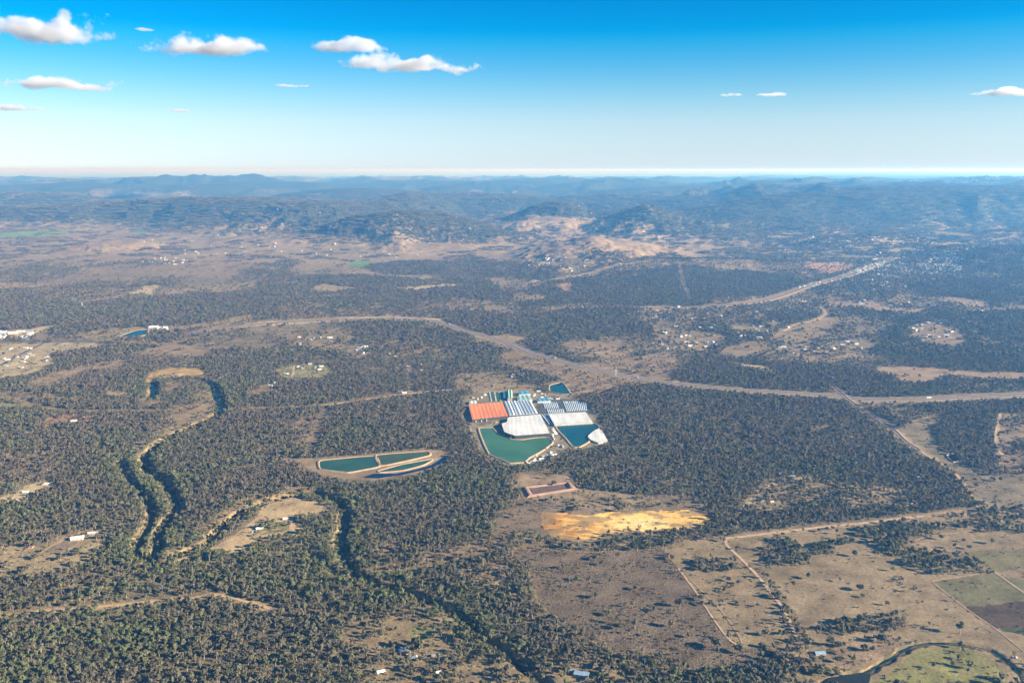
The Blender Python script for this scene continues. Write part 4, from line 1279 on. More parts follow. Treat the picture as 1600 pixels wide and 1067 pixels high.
def far_houses():
    V = []; Fc = []; Mi = []
    spots = []
    for cu, cv, su, sv, n in [(1400, 418, 110, 18, 300), (1385, 424, 42, 10, 200), (1470, 420, 34, 10, 330), (1530, 405, 40, 5, 120), (1300, 392, 70, 8, 160), (1330, 445, 90, 12, 120),
                              (1240, 395, 30, 6, 60), (1420, 393, 60, 5, 110), (1000, 360, 120, 20, 70), (870, 420, 60, 10, 40), (260, 410, 40, 6, 30), (480, 384, 260, 26, 80), (1500, 500, 90, 30, 30), (1130, 500, 120, 40, 50)]:
        for _ in range(n):
            r = math.sqrt(random.random()); a = random.uniform(0, 2 * math.pi)
            spots.append(g(cu + su * r * math.cos(a), cv + sv * r * math.sin(a)))
    # the town on the tableland
    for _ in range(650):
        u = random.gauss(1520, 75); y = random.uniform(15500, 23000)
        spots.append(((u - 800) / F * y * 1.0, y))
    S = np.array(spots); Z = height(S[:, 0], S[:, 1])
    for (x, y), z in zip(S, Z):
        w = random.uniform(8, 18) * (1 + max(0, y - 9000) / 9000); l = w * random.uniform(.6, 1.5); h = random.uniform(3, 6) + w * .05
        a = random.uniform(0, 3.1); ca, sa = math.cos(a) * w / 2, math.sin(a) * w / 2
        cb, sb = -math.sin(a) * l / 2, math.cos(a) * l / 2
        n = len(V)
        P = [(x - ca - cb, y - sa - sb), (x + ca - cb, y + sa - sb), (x + ca + cb, y + sa + sb), (x - ca + cb, y - sa + sb)]
        V += [(p[0], p[1], z - 2) for p in P] + [(p[0], p[1], z + h) for p in P] + [(x - ca, y - sa, z + h + 2), (x + ca, y + sa, z + h + 2)]
        mi = random.choice([1, 2, 2, 1, 3])
        for f, m in (((0, 1, 5, 4), 0), ((1, 2, 6, 5), 0), ((2, 3, 7, 6), 0), ((3, 0, 4, 7), 0), ((4, 5, 9, 8), mi), ((6, 7, 8, 9), mi), ((5, 6, 9), 0), ((7, 4, 8), 0)):
            Fc.append(tuple(n + i for i in f)); Mi.append(m)
    tag(link('far_houses', mesh('far_houses', V, Fc, [M['wall'], M['housewhite'], M['housegrey'], M['houseblue']], Mi)), 'countless tiny pale roofs of the distant towns', kind='stuff')


far_houses()


# ------------------------------------------------------------------ vehicles on the highway
def car_meshes():
    body = MB(); body.box(-2.2, 2.2, -.9, .9, .35, .95); body.box(-1.2, 1.0, -.8, .8, .95, 1.5)
    wh = MB(); n = 10
    for i in range(n):
        a, b = 2 * math.pi * i / n, 2 * math.pi * (i + 1) / n
        wh.quad((.33 * math.cos(a), -.1, .33 * math.sin(a)), (.33 * math.cos(b), -.1, .33 * math.sin(b)), (.33 * math.cos(b), .1, .33 * math.sin(b)), (.33 * math.cos(a), .1, .33 * math.sin(a)))
    return body, wh


bodyMB, wheelMB = car_meshes()
wheelme = wheelMB.mesh('wheel', [M['tyre']])
truck = MB(); truck.box(-9, 4.5, -1.25, 1.25, 1.0, 4.0)
cab = MB(); cab.box(4.8, 7.4, -1.2, 1.2, .6, 3.3); cab.box(7.4, 8.0, -1.2, 1.2, .6, 1.9)
carm = {k: bodyMB.mesh('body', [M[k]]) for k in ('vehwhite', 'vehdark', 'vehred')}
trailm = truck.mesh('trailer', [M['vehwhite']]); cabm = {k: cab.mesh('cab', [M[k]]) for k in ('vehwhite', 'vehred')}
H2 = resample(HWY, 20); HN = normals(H2)
for px, kind, col, side, lab in [
    (700, 'truck', 'vehwhite', 1, 'white lorry on the highway bend behind the factory'), (772, 'car', 'vehwhite', -1, 'white car on the highway left of the lorry'),
    (862, 'truck', 'vehred', 1, 'lorry with a red cab on the straight of the highway'), (880, 'car', 'vehdark', -1, 'dark car beside the red-cabbed lorry'),
    (905, 'car', 'vehwhite', 1, 'white car ahead of the red-cabbed lorry'), (942, 'car', 'vehred', -1, 'red car on the highway above the woodland'),
    (1000, 'truck', 'vehwhite', -1, 'white lorry on the highway near the hook-shaped road'), (1085, 'car', 'vehwhite', 1, 'white car on the highway before the crossing road'),
    (1450, 'truck', 'vehwhite', 1, 'white lorry on the highway right of the crossing road'), (1530, 'car', 'vehdark', -1, 'dark car on the highway near the right edge')]:
    us = 800 + F * H2[:, 0] / (H2[:, 1] * CP + CAMZ * SP)
    i = int(np.argmin(np.abs(us - px)))
    p = H2[i] + HN[i] * side * 8
    dv = H2[min(i + 1, len(H2) - 1)] - H2[i - 1]
    root = empty('lorry' if kind == 'truck' else 'car', (p[0], p[1], hz(*H2[i]) + .77), lab, 'lorry' if kind == 'truck' else 'car', 'vehicles on the highway', math.atan2(dv[1], dv[0]) + (math.pi if side > 0 else 0))
    if kind == 'truck':
        link('trailer', trailm, root); link('cab', cabm[col], root)
        for x in (-7.5, -6, 3, 6):
            for y in (-1, 1):
                link('wheel', wheelme, root, (x, y, .5), scale=1.5)
    else:
        link('body', carm[col], root)
        for x in (-1.4, 1.4):
            for y in (-.85, .85):
                link('wheel', wheelme, root, (x, y, .33))


for i, (u, v) in enumerate([(744, 658.5), (752, 657.8), (760, 657), (803, 683.5), (812, 682.8), (826, 682), (838, 681.2), (850, 680.4), (864, 684), (866, 687), (879, 698), (843, 612), (852, 618), (893, 616)]):
    x, y = g(u, v)
    root = empty('lorry', (x, y, .1), 'white lorry parked in the factory yard', 'lorry', 'parked lorries of the factory', random.choice([.2, 1.5, 1.7, -.2]))
    link('trailer', trailm, root); link('cab', cabm['vehwhite' if i % 3 else 'vehred'], root)


# ------------------------------------------------------------------ trees
def crown_cards(seed, n_clump, per, rad, h0, h1, card, flat=.75, spread=1.0):
    """leaf clumps at the limb ends: many small tilted leaf sprays in each clump"""
    r = random.Random(seed)
    V = []; Fc = []
    cl = []
    for i in range(n_clump):
        a = 2 * math.pi * (i + r.random()) / n_clump; t = r.random() ** .6
        rr = rad * .62 * t * spread
        cl.append((Vector((rr * math.cos(a), rr * math.sin(a), h0 + (h1 - h0) * (.25 + .65 * r.random()) * (1 - .35 * t))), rad * r.uniform(.34, .52)))
    for c, cr in cl:
        for _ in range(per):
            d = Vector((r.gauss(0, 1), r.gauss(0, 1), r.gauss(0, 1))).normalized()
            k = r.uniform(.55, 1.05)
            p = c + Vector((d.x * cr * k, d.y * cr * k, d.z * cr * k * flat))
            nrm = (d + Vector((r.gauss(0, .45), r.gauss(0, .45), r.gauss(0, .45) + .25))).normalized()
            t = nrm.orthogonal().normalized(); b = nrm.cross(t)
            a = r.uniform(0, 6.3); t, b = t * math.cos(a) + b * math.sin(a), b * math.cos(a) - t * math.sin(a)
            s = card * r.uniform(.6, 1.35); n = len(V)
            V += [tuple(p + t * s), tuple(p + b * s * .7), tuple(p - t * s), tuple(p - b * s * .7)]
            Fc.append((n, n + 1, n + 2, n + 3))
    return V, Fc, cl


def trunk_geo(cl, h0, r0=.45, seed=0):
    r = random.Random(seed)
    mb = MB()

    def cone(p, q, a, b, n=5):
        p = Vector(p); q = Vector(q); d = (q - p).normalized(); u = d.orthogonal().normalized(); w = d.cross(u)
        k = len(mb.V)
        for e, rr in ((p, a), (q, b)):
            for i in range(n):
                t = 2 * math.pi * i / n
                mb.V.append(tuple(e + u * math.cos(t) * rr + w * math.sin(t) * rr))
        for i in range(n):
            j = (i + 1) % n
            mb.F.append((k + i, k + j, k + n + j, k + n + i)); mb.M.append(0)
    f = Vector((r.uniform(-.5, .5), r.uniform(-.5, .5), h0 * .8))
    cone((0, 0, -.6), f, r0, r0 * .65)
    for c, _ in cl[:6]:
        cone(f, c, r0 * .45, r0 * .14, 4)
    return mb.V, mb.F


SPEC = [  # clumps, cards per clump, crown radius, crown bottom, top, card
    (8, 46, 4.9, 4.0, 11.0, 1.05), (6, 50, 4.1, 5.5, 12.5, 1.0), (9, 40, 5.6, 3.6, 9.5, 1.1), (5, 50, 3.5, 4.5, 11.5, .95), (7, 13, 4.4, 4.0, 12.0, .75)]
TREES = []
hidden = bpy.data.collections.new('tree_kinds')
lowcol = bpy.data.collections.new('low_tree_kinds')
clumpcol = bpy.data.collections.new('tree_clump_kinds')
for i, (nc, per, rad, h0, h1, card) in enumerate(SPEC):
    V, Fc, cl = crown_cards(100 + i, nc, per, rad, h0, h1, card)
    TV, TF = trunk_geo(cl, h0 + 1.5, .5 if i < 4 else .6, i)
    cm = mesh('crown', V, Fc, M['leaf']); tm = mesh('trunk', TV, TF, M['bark'])
    TREES.append((cm, tm, h1))
    jm = mesh('gum_tree', V + TV, Fc + [tuple(len(V) + k for k in f) for f in TF], [M['leaf'], M['bark']], [0] * len(Fc) + [1] * len(TF))
    hidden.objects.link(bpy.data.objects.new('tree_kind_%d' % i, jm))
    V, Fc, cl = crown_cards(200 + i, max(4, nc - 2), 16, rad * 1.12, h0 * .8, h1, card * 1.8)
    lowcol.objects.link(bpy.data.objects.new('low_tree_kind_%d' % i, mesh('low_tree', V, Fc, M['leaf'])))
for i in range(5):
    r = random.Random(300 + i); V = []; Fc = []
    for k in range(15):
        cx = r.uniform(-36, 36); cy_ = r.uniform(-36, 36); s = r.uniform(5, 8.5)
        for _ in range(22):
            d = Vector((r.gauss(0, 1), r.gauss(0, 1), abs(r.gauss(0, 1)) * .9)).normalized()
            p = Vector((cx, cy_, 4.5)) + Vector((d.x * s, d.y * s, d.z * s * .9))
            nrm = (d + Vector((r.gauss(0, .4), r.gauss(0, .4), r.gauss(0, .4)))).normalized()
            t = nrm.orthogonal().normalized(); b = nrm.cross(t); c = r.uniform(2.0, 3.6); n = len(V)
            V += [tuple(p + t * c), tuple(p + b * c), tuple(p - t * c), tuple(p - b * c)]; Fc.append((n, n + 1, n + 2, n + 3))
    clumpcol.objects.link(bpy.data.objects.new('clump_kind_%d' % i, mesh('tree_clump', V, Fc, M['leaf'])))


def scatter(name, xyz, idx, scl, rot, tint, coll, label, nvar):
    n = len(xyz)
    me = bpy.data.meshes.new(name)
    me.vertices.add(n)
    me.vertices.foreach_set('co', xyz.ravel().astype(np.float32))
    for nm, tp, arr in (('kind_index', 'INT', idx), ('size', 'FLOAT', scl), ('turn', 'FLOAT', rot), ('tint', 'FLOAT', tint)):
        a = me.attributes.new(nm, tp, 'POINT'); a.data.foreach_set('value', arr.astype(np.int32 if tp == 'INT' else np.float32))
    me.materials.append(M['leaf'])
    o = link(name, me)
    tag(o, label, kind='stuff')
    ng = bpy.data.node_groups.new(name + '_scatter', 'GeometryNodeTree')
    ng.interface.new_socket('Geometry', in_out='INPUT', socket_type='NodeSocketGeometry')
    ng.interface.new_socket('Geometry', in_out='OUTPUT', socket_type='NodeSocketGeometry')
    N = ng.nodes.new; L = ng.links.new
    gi = N('NodeGroupInput'); go = N('NodeGroupOutput')
    mp = N('GeometryNodeMeshToPoints')
    ip = N('GeometryNodeInstanceOnPoints')
    ci = N('GeometryNodeCollectionInfo'); ci.inputs['Collection'].default_value = coll
    ci.inputs['Separate Children'].default_value = True; ci.inputs['Reset Children'].default_value = True
    ip.inputs['Pick Instance'].default_value = True

    def attr(nm, tp):
        a = N('GeometryNodeInputNamedAttribute'); a.data_type = tp; a.inputs['Name'].default_value = nm
        return [s for s in a.outputs if s.name == 'Attribute' and s.enabled][0]
    cx = N('ShaderNodeCombineXYZ')
    L(attr('turn', 'FLOAT'), cx.inputs[2])
    L(gi.outputs[0], mp.inputs[0]); L(mp.outputs[0], ip.inputs['Points'])
    L(ci.outputs[0], ip.inputs['Instance']); L(attr('kind_index', 'INT'), ip.inputs['Instance Index'])
    L(cx.outputs[0], ip.inputs['Rotation'])
    L(attr('size', 'FLOAT'), ip.inputs['Scale'])
    L(ip.outputs[0], go.inputs[0])
    md = o.modifiers.new('scatter', 'NODES'); md.node_group = ng
    return o


def candidates(y0, y1, step, tmax=.66):
    xs = []; y = y0
    ny = int((y1 - y0) / step)
    Y = y0 + (np.arange(ny) + .5) * step
    X = np.arange(-tmax * y1, tmax * y1, step)
    XX, YY = np.meshgrid(X, Y)
    XX = XX.ravel(); YY = YY.ravel()
    m = np.abs(XX) < tmax * YY + 60
    XX = XX[m] + rng.uniform(-.48, .48, m.sum()) * step; YY = YY[m] + rng.uniform(-.48, .48, m.sum()) * step
    return XX, YY


WATERS = [gp(p) for p in (
    [(495, 723), (504, 717), (589, 709), (672, 703), (676, 712), (700, 713), (700, 727), (642, 750), (565, 757), (500, 746)],
    [(745, 667), (795, 667), (800, 684), (865, 680), (868, 692), (820, 728), (795, 728), (760, 712)],
    [(865, 640), (930, 640), (955, 690), (940, 695), (895, 702)],
    [(855, 600), (876, 595), (895, 617), (860, 618)], [(183, 528), (212, 514), (236, 512), (228, 527)],
    [(728, 654), (728, 626), (840, 622), (900, 624), (930, 660), (865, 690), (795, 684), (780, 664), (738, 662)],
    [(1284, 1070), (1300, 1057), (1362, 1051), (1358, 1082)])]


def accept(X, Y, seed):
    d = cover(X, Y)
    cl = fbm(X, Y, 38, 3, seed) * .9 + fbm(X, Y, 160, 3, seed + 5) * .5
    p = np.where(d > .75, d + cl * .35, d + cl * np.clip(d * 3.2, 0, .8))
    m = rng.random(len(X)) < p
    for W in WATERS:
        m &= ~inside(W, X, Y)
    dh = np.minimum(dist_line(HWY, X, Y, 60), dist_line(HWY - np.array([0, 22.0]), X, Y, 60))
    m &= dh > 34
    return m


def tint_of(X, Y):
    t = .42 + .9 * fbm(X, Y, 260, 3, 201) + rng.normal(0, .16, len(X))
    t += .22 * (1 - sst(1500, 2300, Y)) - .05
    # greener along the water courses
    for line, a, b, dep, w in RIVERW:
        dd = dist_line(line, X, Y, 60)
        t += .25 * (dd < 45)
    return np.clip(t, 0, 1)


X, Y = candidates(1010, 3300, 6.9)
m = accept(X, Y, 301); X = X[m]; Y = Y[m]
Z = height(X, Y)
T = tint_of(X, Y)
S = np.clip(rng.normal(.77, .25, len(X)), .35, 1.7)
K = rng.integers(0, 5, len(X)); A = rng.uniform(0, 6.28, len(X))

# individually built trees: lone paddock trees and the largest along the bottom edge
LONE = [(1263, 904, 1.1, 'lone green gum in the paddock right of the dirt road'), (1343, 922, 1.3, 'dark lone tree with a long shadow in the scrubby paddock'), (1410, 907, .7, 'small tree below the wooded spur in the right paddock'),
        (1307, 835, 1.0, 'lone tree just under the dirt road on the right'), (1335, 869, 1.2, 'broad tree on the open slope east of the tree clump'), (1331, 848, 1.1, 'tree on the slope right of the small clump below the dirt road'),
        (1471, 843, 1.1, 'brownish tree at the pale paddock edge near the wooded spur'), (1491, 858, 1.1, 'tall tree topping the wooded spur in the right paddocks'), (1297, 1008, 1.4, 'large rounded tree behind the pale blue roof'),
        (1350, 1015, 1.0, 'small round tree above the creek bend'), (1378, 1004, 1.5, 'wide tree casting a long shadow above the creek'), (1500, 990, 1.7, 'large dark green tree standing over the creek loop'),
        (1516, 1045, 1.2, 'tree inside the green creek loop'), (994, 922, 1.0, 'small green tree in the middle of the scrub paddock'), (1062, 948, 1.6, 'spreading tree left of the fenced track in the scrub paddock'),
        (992, 982, 1.3, 'tree with a dark shadow low in the scrub paddock'), (1049, 980, 1.3, 'tree right of its twin low in the scrub paddock'), (930, 875, 1.2, 'tree at the upper edge of the scrub paddock'),
        (940, 883, 1.0, 'tree just below the one at the scrub paddock top'), (922, 908, .9, 'dead-looking dark tree in the scrub paddock centre left'), (932, 935, 1.2, 'tree in the left half of the scrub paddock'),
        (950, 962, 1.1, 'tree in the lower left of the scrub paddock'), (1022, 955, .9, 'thin tree in the lower middle of the scrub paddock'), (965, 975, 1.2, 'left tree of the row low in the scrub paddock'),
        (1050, 875, 1.1, 'tree beside the top of the fenced track'), (1095, 938, 1.1, 'tree right of the double track'), (1097, 946, .9, 'small tree beside the double track'),
        (1139, 1000, 1.2, 'tree at the corner where the double track ends'), (1118, 1012, 1.6, 'big tree above the pale corner at the track end'), (1155, 1020, 1.4, 'tree left of the pale corner near the bottom'),
        (1192, 1050, 1.2, 'dark tree near the bottom edge of the tan paddock'), (1190, 1028, 1.0, 'round tree below the tan paddock corner'), (652, 1014, 2.0, 'round dark green tree beside the blue homestead roof'),
        (1144, 918, .7, 'tiny dark tree in the smooth tan paddock'), (1386, 946, .8, 'small bush-like tree on the bare right slope'), (1126, 845, .8, 'small tree at the fork of the dirt roads'),
        (410, 826, 1.3, 'bright green tree beside the riverside homestead'), (418, 824, 1.2, 'second green tree right of the riverside homestead'), (865, 759, 1.3, 'tree at the pink pit by the sand'), (855, 748, 1.2, 'tree above the pink pit'),
        (1030, 822 - 30, 1.1, 'tree between the pit and the golden sand'), (960, 783, 1.0, 'tree on the bare strip above the golden sand'), (1551, 850, 1.2, 'tree on the far side of the tilled fields'),
        (1426, 575, 1.2, 'lone tree in the long pink paddock beyond the highway'), (1428, 579, 1.0, 'second lone tree in the long pink paddock beyond the highway')]


def gum(k, loc, rz, sc, tint, label, group=None, name='gum_tree'):
    cm, tm, h1 = TREES[k]
    root = empty(name, loc, label, 'tree', group, rz)
    root.scale = (sc,) * 3
    c = link('crown', cm, root); c['tint'] = float(tint)
    link('trunk', tm, root)
    return root


for i, (u, v, s, lab) in enumerate(LONE):
    x, y = g(u, v)
    gum([0, 2, 0, 1][i % 4], (x, y, hz(x, y)), i * 1.7, s, .75 if ('green' in lab) else .45, lab)

# nearest trees in view
vv = 533.5 - F * ((Z - CAMZ) * CP + Y * SP) / (Y * CP - (Z - CAMZ) * SP)
uu = 800 + F * X / (Y * CP - (Z - CAMZ) * SP)
size = np.array([t[2] for t in TREES])[K] * S / np.hypot(Y, CAMZ)
inview = (uu > 4) & (uu < 1596) & (vv < 1062)
order = np.argsort(-np.where(inview, size * (1 + .0 * vv), 0))[:250]
pick = np.zeros(len(X), bool); pick[order] = True
PLACES = [(110, 'in the bottom left corner', 'bottom left corner'), (230, 'under the dirt track at the left', 'under the track'), (350, 'below the bend of the dirt track', 'below the bend'),
          (450, 'right of the dirt track end', 'right of the track'), (545, 'in the dense wood left of the homestead', 'left of the homestead'), (640, 'left of the blue homestead roof', 'homestead left'),
          (740, 'around the blue homestead roof', 'homestead'), (860, 'along the dark creek below the scrub', 'creek'), (1000, 'beside the blue-roofed bottom house', 'blue-roofed house'), (1200, 'in the thicket under the scrub paddock', 'thicket'), (9999, 'by the creek at the bottom right', 'bottom right creek')]
for i in order:
    u = uu[i]
    pl, gr = [p_ for p_ in PLACES if u < p_[0]][0][1:]
    tone = 'greener' if T[i] > .6 else 'brownish' if T[i] < .35 else 'grey-green'
    shape = ['broad', 'tall', 'spreading', 'slender', 'thin-leaved'][K[i]]
    gum(int(K[i]), (X[i], Y[i], Z[i]), A[i], float(S[i]), T[i], f'{shape} {tone} gum tree {pl}', f'{shape} {tone} gums, {gr}')
r_ = ~pick
scatter('near_woodland', np.stack([X, Y, Z], 1)[r_], K[r_], S[r_], A[r_], T[r_], hidden, 'countless grey-green gum trees of the near woodland', 5)

X, Y = candidates(3300, 6800, 11.5)
m = accept(X, Y, 311); X = X[m]; Y = Y[m]; Z = height(X, Y)
scatter('middle_woodland', np.stack([X, Y, Z], 1), rng.integers(0, 5, len(X)), np.clip(rng.normal(1.08, .24, len(X)), .6, 1.8), rng.uniform(0, 6.28, len(X)), tint_of(X, Y), lowcol, 'blue-grey woodland of countless small trees in middle distance', 5)

X, Y = candidates(6800, 15500, 62)
d = cover(X, Y)
hh = height(X, Y)
hx = height(X + 40, Y); hy_ = height(X, Y + 40)
slope = np.hypot(hx - hh, hy_ - hh) / 40
p = np.clip(d + fbm(X, Y, 300, 3, 401) * .9 + np.clip(slope * 1.0 - .1, 0, .3) + hill_wood(X, Y), 0, 1)
m = rng.random(len(X)) < p * 1.05
X = X[m]; Y = Y[m]; hh = hh[m]
scatter('far_woodland', np.stack([X, Y, hh - 1], 1), rng.integers(0, 5, len(X)), rng.uniform(.8, 1.2, len(X)), rng.uniform(0, 6.28, len(X)), tint_of(X, Y) * .8, clumpcol, 'far blue-green woodland on plains and foothills', 5)

# pylons of the power line through the woods
def pylon(u, v, label):
    x, y = g(u, v)
    root = empty('power_pylon', (x, y, hz(x, y)), label, 'pylon', 'pylons of the power line', .3)
    mb = MB()
    for sx in (-1, 1):
        for sy in (-1, 1):
            mb.bar((sx * 3.2, sy * 3.2, -.5), (sx * .7, sy * .7, 26), .22); mb.bar((sx * .7, sy * .7, 26), (0, 0, 34), .2)
            mb.bar((sx * 3.2, sy * 3.2, 0), (-sx * 2, sy * 2, 13), .12); mb.bar((sx * 2, sy * 2, 13), (-sx * .7, sy * .7, 26), .12)
    link('tower', mb.mesh('tower', [M['steel']]), root)
    for z, w in ((22, 6), (27, 5), (31, 4)):
        mb = MB(); mb.bar((-w, 0, z), (w, 0, z), .22); mb.bar((-w, 0, z), (0, 0, z + 1.8), .12); mb.bar((w, 0, z), (0, 0, z + 1.8), .12)
        link('crossarm', mb.mesh('crossarm', [M['steel']]), root)


for u_, v_, l_ in [(962, 590, 'pylon beside the highway behind the factory'), (129, 482, 'distant pylon in the dark wood at the left')]:
    pylon(u_, v_, l_)


# dry scrub tufts in the rough paddocks
def tufts():
    c = bpy.data.collections.new('scrub_kinds')
    for i in range(4):
        r = random.Random(500 + i); V = []; Fc = []
        for _ in range(22):
            p = Vector((r.gauss(0, .8), r.gauss(0, .8), r.uniform(.2, 1.2)))
            nrm = Vector((r.gauss(0, 1), r.gauss(0, 1), r.gauss(.4, .7))).normalized(); t = nrm.orthogonal().normalized(); b = nrm.cross(t); s = r.uniform(.35, .7); n = len(V)
            V += [tuple(p + t * s), tuple(p + b * s), tuple(p - t * s), tuple(p - b * s)]; Fc.append((n, n + 1, n + 2, n + 3))
        c.objects.link(bpy.data.objects.new('scrub_kind_%d' % i, mesh('scrub', V, Fc, M['leaf'])))
    X, Y = candidates(1080, 2100, 5.2, .62)
    d = cover(X, Y)
    n = fbm(X, Y, 50, 3, 601)
    p = np.where(d < .0121, .03 + .2 * n, np.where(d < .019, .22 + n * .8, .06 + .4 * n))
    m = (rng.random(len(X)) < p)
    for W in WATERS:
        m &= ~inside(W, X, Y)
    X = X[m]; Y = Y[m]
    scatter('dry_scrub', np.stack([X, Y, height(X, Y)], 1), rng.integers(0, 4, len(X)), rng.uniform(.5, 1.5, len(X)), rng.uniform(0, 6.28, len(X)), np.clip(rng.normal(.1, .12, len(X)), 0, 1), c, 'low dry scrub tufts scattered over the paddocks', 4)


tufts()


# ------------------------------------------------------------------ clouds, real bodies of vapour far above the air layer
def cloud_material():
    m = bpy.data.materials.new('cloud_vapour'); m.use_nodes = True
    nt = m.node_tree; nt.nodes.clear(); N = nt.nodes.new; L = nt.links.new
    out = N('ShaderNodeOutputMaterial'); pv = N('ShaderNodeVolumePrincipled')
    pv.inputs['Color'].default_value = (1, 1, 1, 1); pv.inputs['Anisotropy'].default_value = .2
    tc = N('ShaderNodeTexCoord')
    sp = N('ShaderNodeSeparateXYZ'); L(tc.outputs['Object'], sp.inputs[0])
    # flat base: the lower half is squeezed
    lo = N('ShaderNodeMath'); lo.operation = 'MINIMUM'; L(sp.outputs['Z'], lo.inputs[0]); lo.inputs[1].default_value = 0
    lz = N('ShaderNodeMath'); lz.operation = 'MULTIPLY_ADD'; L(lo.outputs[0], lz.inputs[0]); lz.inputs[1].default_value = .8
    nl = N('ShaderNodeTexNoise'); nl.inputs['Scale'].default_value = 1 / 1000; nl.inputs['Detail'].default_value = 3; nl.inputs['Roughness'].default_value = .7
    gl = N('ShaderNodeNewGeometry'); L(gl.outputs['Position'], nl.inputs['Vector'])
    zs = N('ShaderNodeMath'); zs.operation = 'MULTIPLY_ADD'; L(nl.outputs['Fac'], zs.inputs[0]); zs.inputs[1].default_value = -2.6; zs.inputs[2].default_value = 1.3
    za = N('ShaderNodeMath'); za.operation = 'ADD'; L(zs.outputs[0], za.inputs[0]); L(sp.outputs['Z'], za.inputs[1]); L(za.outputs[0], lz.inputs[2])
    cb = N('ShaderNodeCombineXYZ'); L(sp.outputs['X'], cb.inputs[0]); L(sp.outputs['Y'], cb.inputs[1]); L(lz.outputs[0], cb.inputs[2])
    ln = N('ShaderNodeVectorMath'); ln.operation = 'LENGTH'; L(cb.outputs[0], ln.inputs[0])
    ge = N('ShaderNodeNewGeometry')
    nz = N('ShaderNodeTexNoise'); nz.inputs['Scale'].default_value = 1 / 560; nz.inputs['Detail'].default_value = 7; nz.inputs['Roughness'].default_value = .72
    L(ge.outputs['Position'], nz.inputs['Vector'])
    a = N('ShaderNodeMapRange'); a.inputs[1].default_value = .0; a.inputs[2].default_value = 1.0; a.inputs[3].default_value = .66; a.inputs[4].default_value = -.66
    L(ln.outputs['Value'], a.inputs[0])
    s = N('ShaderNodeMath'); s.operation = 'ADD'; nm = N('ShaderNodeMath'); nm.operation = 'MULTIPLY_ADD'; L(nz.outputs['Fac'], nm.inputs[0]); nm.inputs[1].default_value = 2.3; nm.inputs[2].default_value = -.65; L(a.outputs[0], s.inputs[0]); L(nm.outputs[0], s.inputs[1])
    r = N('ShaderNodeMapRange'); r.inputs[1].default_value = .55; r.inputs[2].default_value = .68; r.inputs[3].default_value = 0; r.inputs[4].default_value = .0052
    L(s.outputs[0], r.inputs[0]); L(r.outputs[0], pv.inputs['Density'])
    L(pv.outputs[0], out.inputs['Volume'])
    return m


CM = cloud_material()


def cloud(u, v, wu, hv, dist, label, depth=.5, seed=0):
    """u, v centre and full width/height in photo pixels, dist metres"""
    dx = (u - 800) / F; dy = -(v - 533.5) / F
    fy = CP + dy * SP; fz = -SP + dy * CP
    t = dist / fy
    p = Vector((dx * t, fy * t, CAMZ + fz * t))
    w = wu * t / F / 2; h = hv * t / F / 2
    r = random.Random(seed)
    V = []; Fc = []
    nu, nvv = 24, 12
    for i in range(nvv + 1):
        th = math.pi * i / nvv
        for j in range(nu):
            ph = 2 * math.pi * j / nu
            V.append((math.sin(th) * math.cos(ph), math.sin(th) * math.sin(ph), math.cos(th)))
    for i in range(nvv):
        for j in range(nu):
            Fc.append((i * nu + j, (i + 1) * nu + j, (i + 1) * nu + (j + 1) % nu, i * nu + (j + 1) % nu))
    me = mesh('cloud', V, Fc, CM)
    o = link('cloud', me, None, p)
    o.scale = (w, w * depth, h)
    tag(o, label, 'cloud')


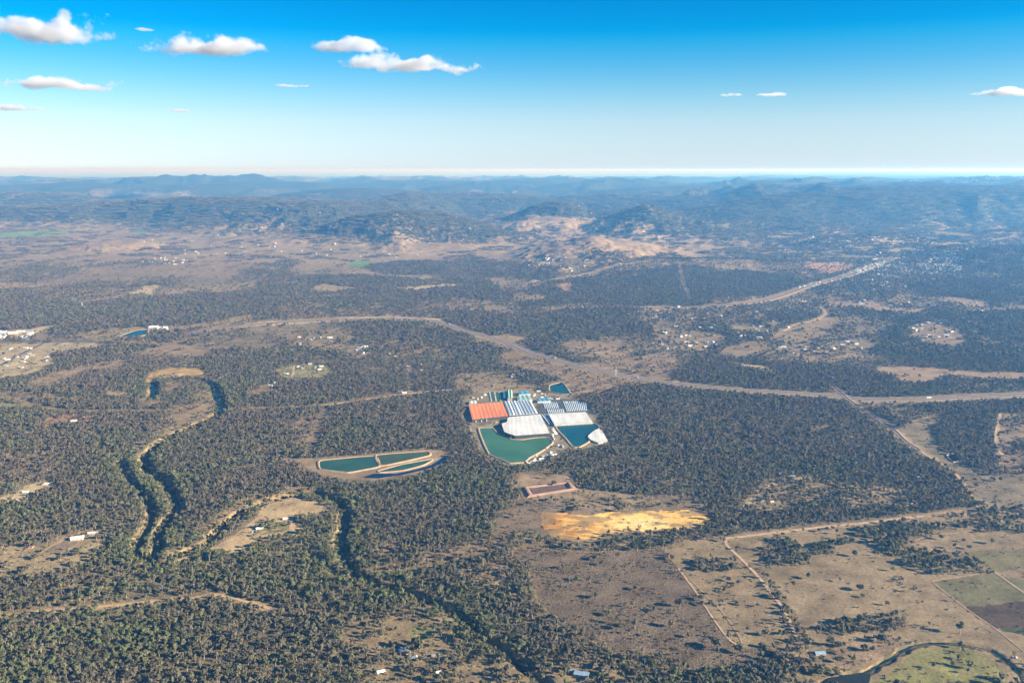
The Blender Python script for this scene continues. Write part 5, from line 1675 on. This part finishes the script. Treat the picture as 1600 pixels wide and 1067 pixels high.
cloud(72, 52, 370, 74, 15000, 'large white cloud at the top left corner', .5, 1)
cloud(316, 73, 350, 66, 15000, 'wide grey-bottomed cloud second from the left', .5, 2)
cloud(548, 77, 260, 38, 16000, 'thin upper cloud of the pair left of centre', .5, 3)
cloud(642, 104, 370, 46, 16000, 'long white cloud left of the middle of the sky', .5, 4)
cloud(92, 133, 330, 34, 19000, 'low thin grey cloud under the corner cloud', .6, 5)
cloud(22, 171, 170, 20, 22000, 'tiny flat cloud low at the left edge', .6, 6)
cloud(1204, 148, 110, 18, 20000, 'tiny white cloud right of centre', .6, 7)
cloud(1143, 148, 80, 14, 20000, 'faint tiny cloud left of the other tiny one', .6, 8)
cloud(1575, 147, 210, 26, 20000, 'thin cloud at the right edge', .6, 9)

cloud(455, 134, 110, 9, 24000, 'faint grey streak under the cloud pair', .6, 10)
cloud(280, 173, 90, 8, 26000, 'faint short streak low left of centre', .6, 11)
cloud(225, 47, 70, 16, 15000, 'small wisp left of the second cloud', .6, 12)

# ------------------------------------------------------------------ the hazy air: one closed box
hm = bpy.data.materials.new('hazy_air'); hm.use_nodes = True
nt = hm.node_tree; nt.nodes.clear()
out = nt.nodes.new('ShaderNodeOutputMaterial'); pv = nt.nodes.new('ShaderNodeVolumePrincipled')
pv.inputs['Color'].default_value = (.13, .46, 1.0, 1)
pv.inputs['Absorption Color'].default_value = (1, 1, 1, 1)
pv.inputs['Density'].default_value = 6.0e-5
pv.inputs['Anisotropy'].default_value = 0.25
nt.links.new(pv.outputs[0], out.inputs['Volume'])
mb = MB(); mb.box(-1180000, 1180000, -62000, 296000, -16, 765)
ho = link('haze', mb.mesh('haze', [hm]))
tag(ho, 'thin blue haze over the plain', kind='stuff')


# ------------------------------------------------------------------ every look-alike gets its own place in the row
bpy.context.view_layer.update()


def ordinal(n):
    w = ['first', 'second', 'third', 'fourth', 'fifth', 'sixth', 'seventh', 'eighth', 'ninth', 'tenth', 'eleventh', 'twelfth']
    if n <= 12:
        return w[n - 1]
    return '%d%s' % (n, 'th' if 10 < n % 100 < 14 else {1: 'st', 2: 'nd', 3: 'rd'}.get(n % 10, 'th'))


same = {}
for o in SC.objects:
    if o.parent is None and 'category' in o:
        same.setdefault(o['label'], []).append(o)
for lab, obs in same.items():
    if len(obs) < 2:
        continue
    obs.sort(key=lambda o: o.location.x / max(o.location.y, 1))
    for k, o in enumerate(obs):
        o['label'] = '%s, %s from the left' % (lab, ordinal(k + 1))
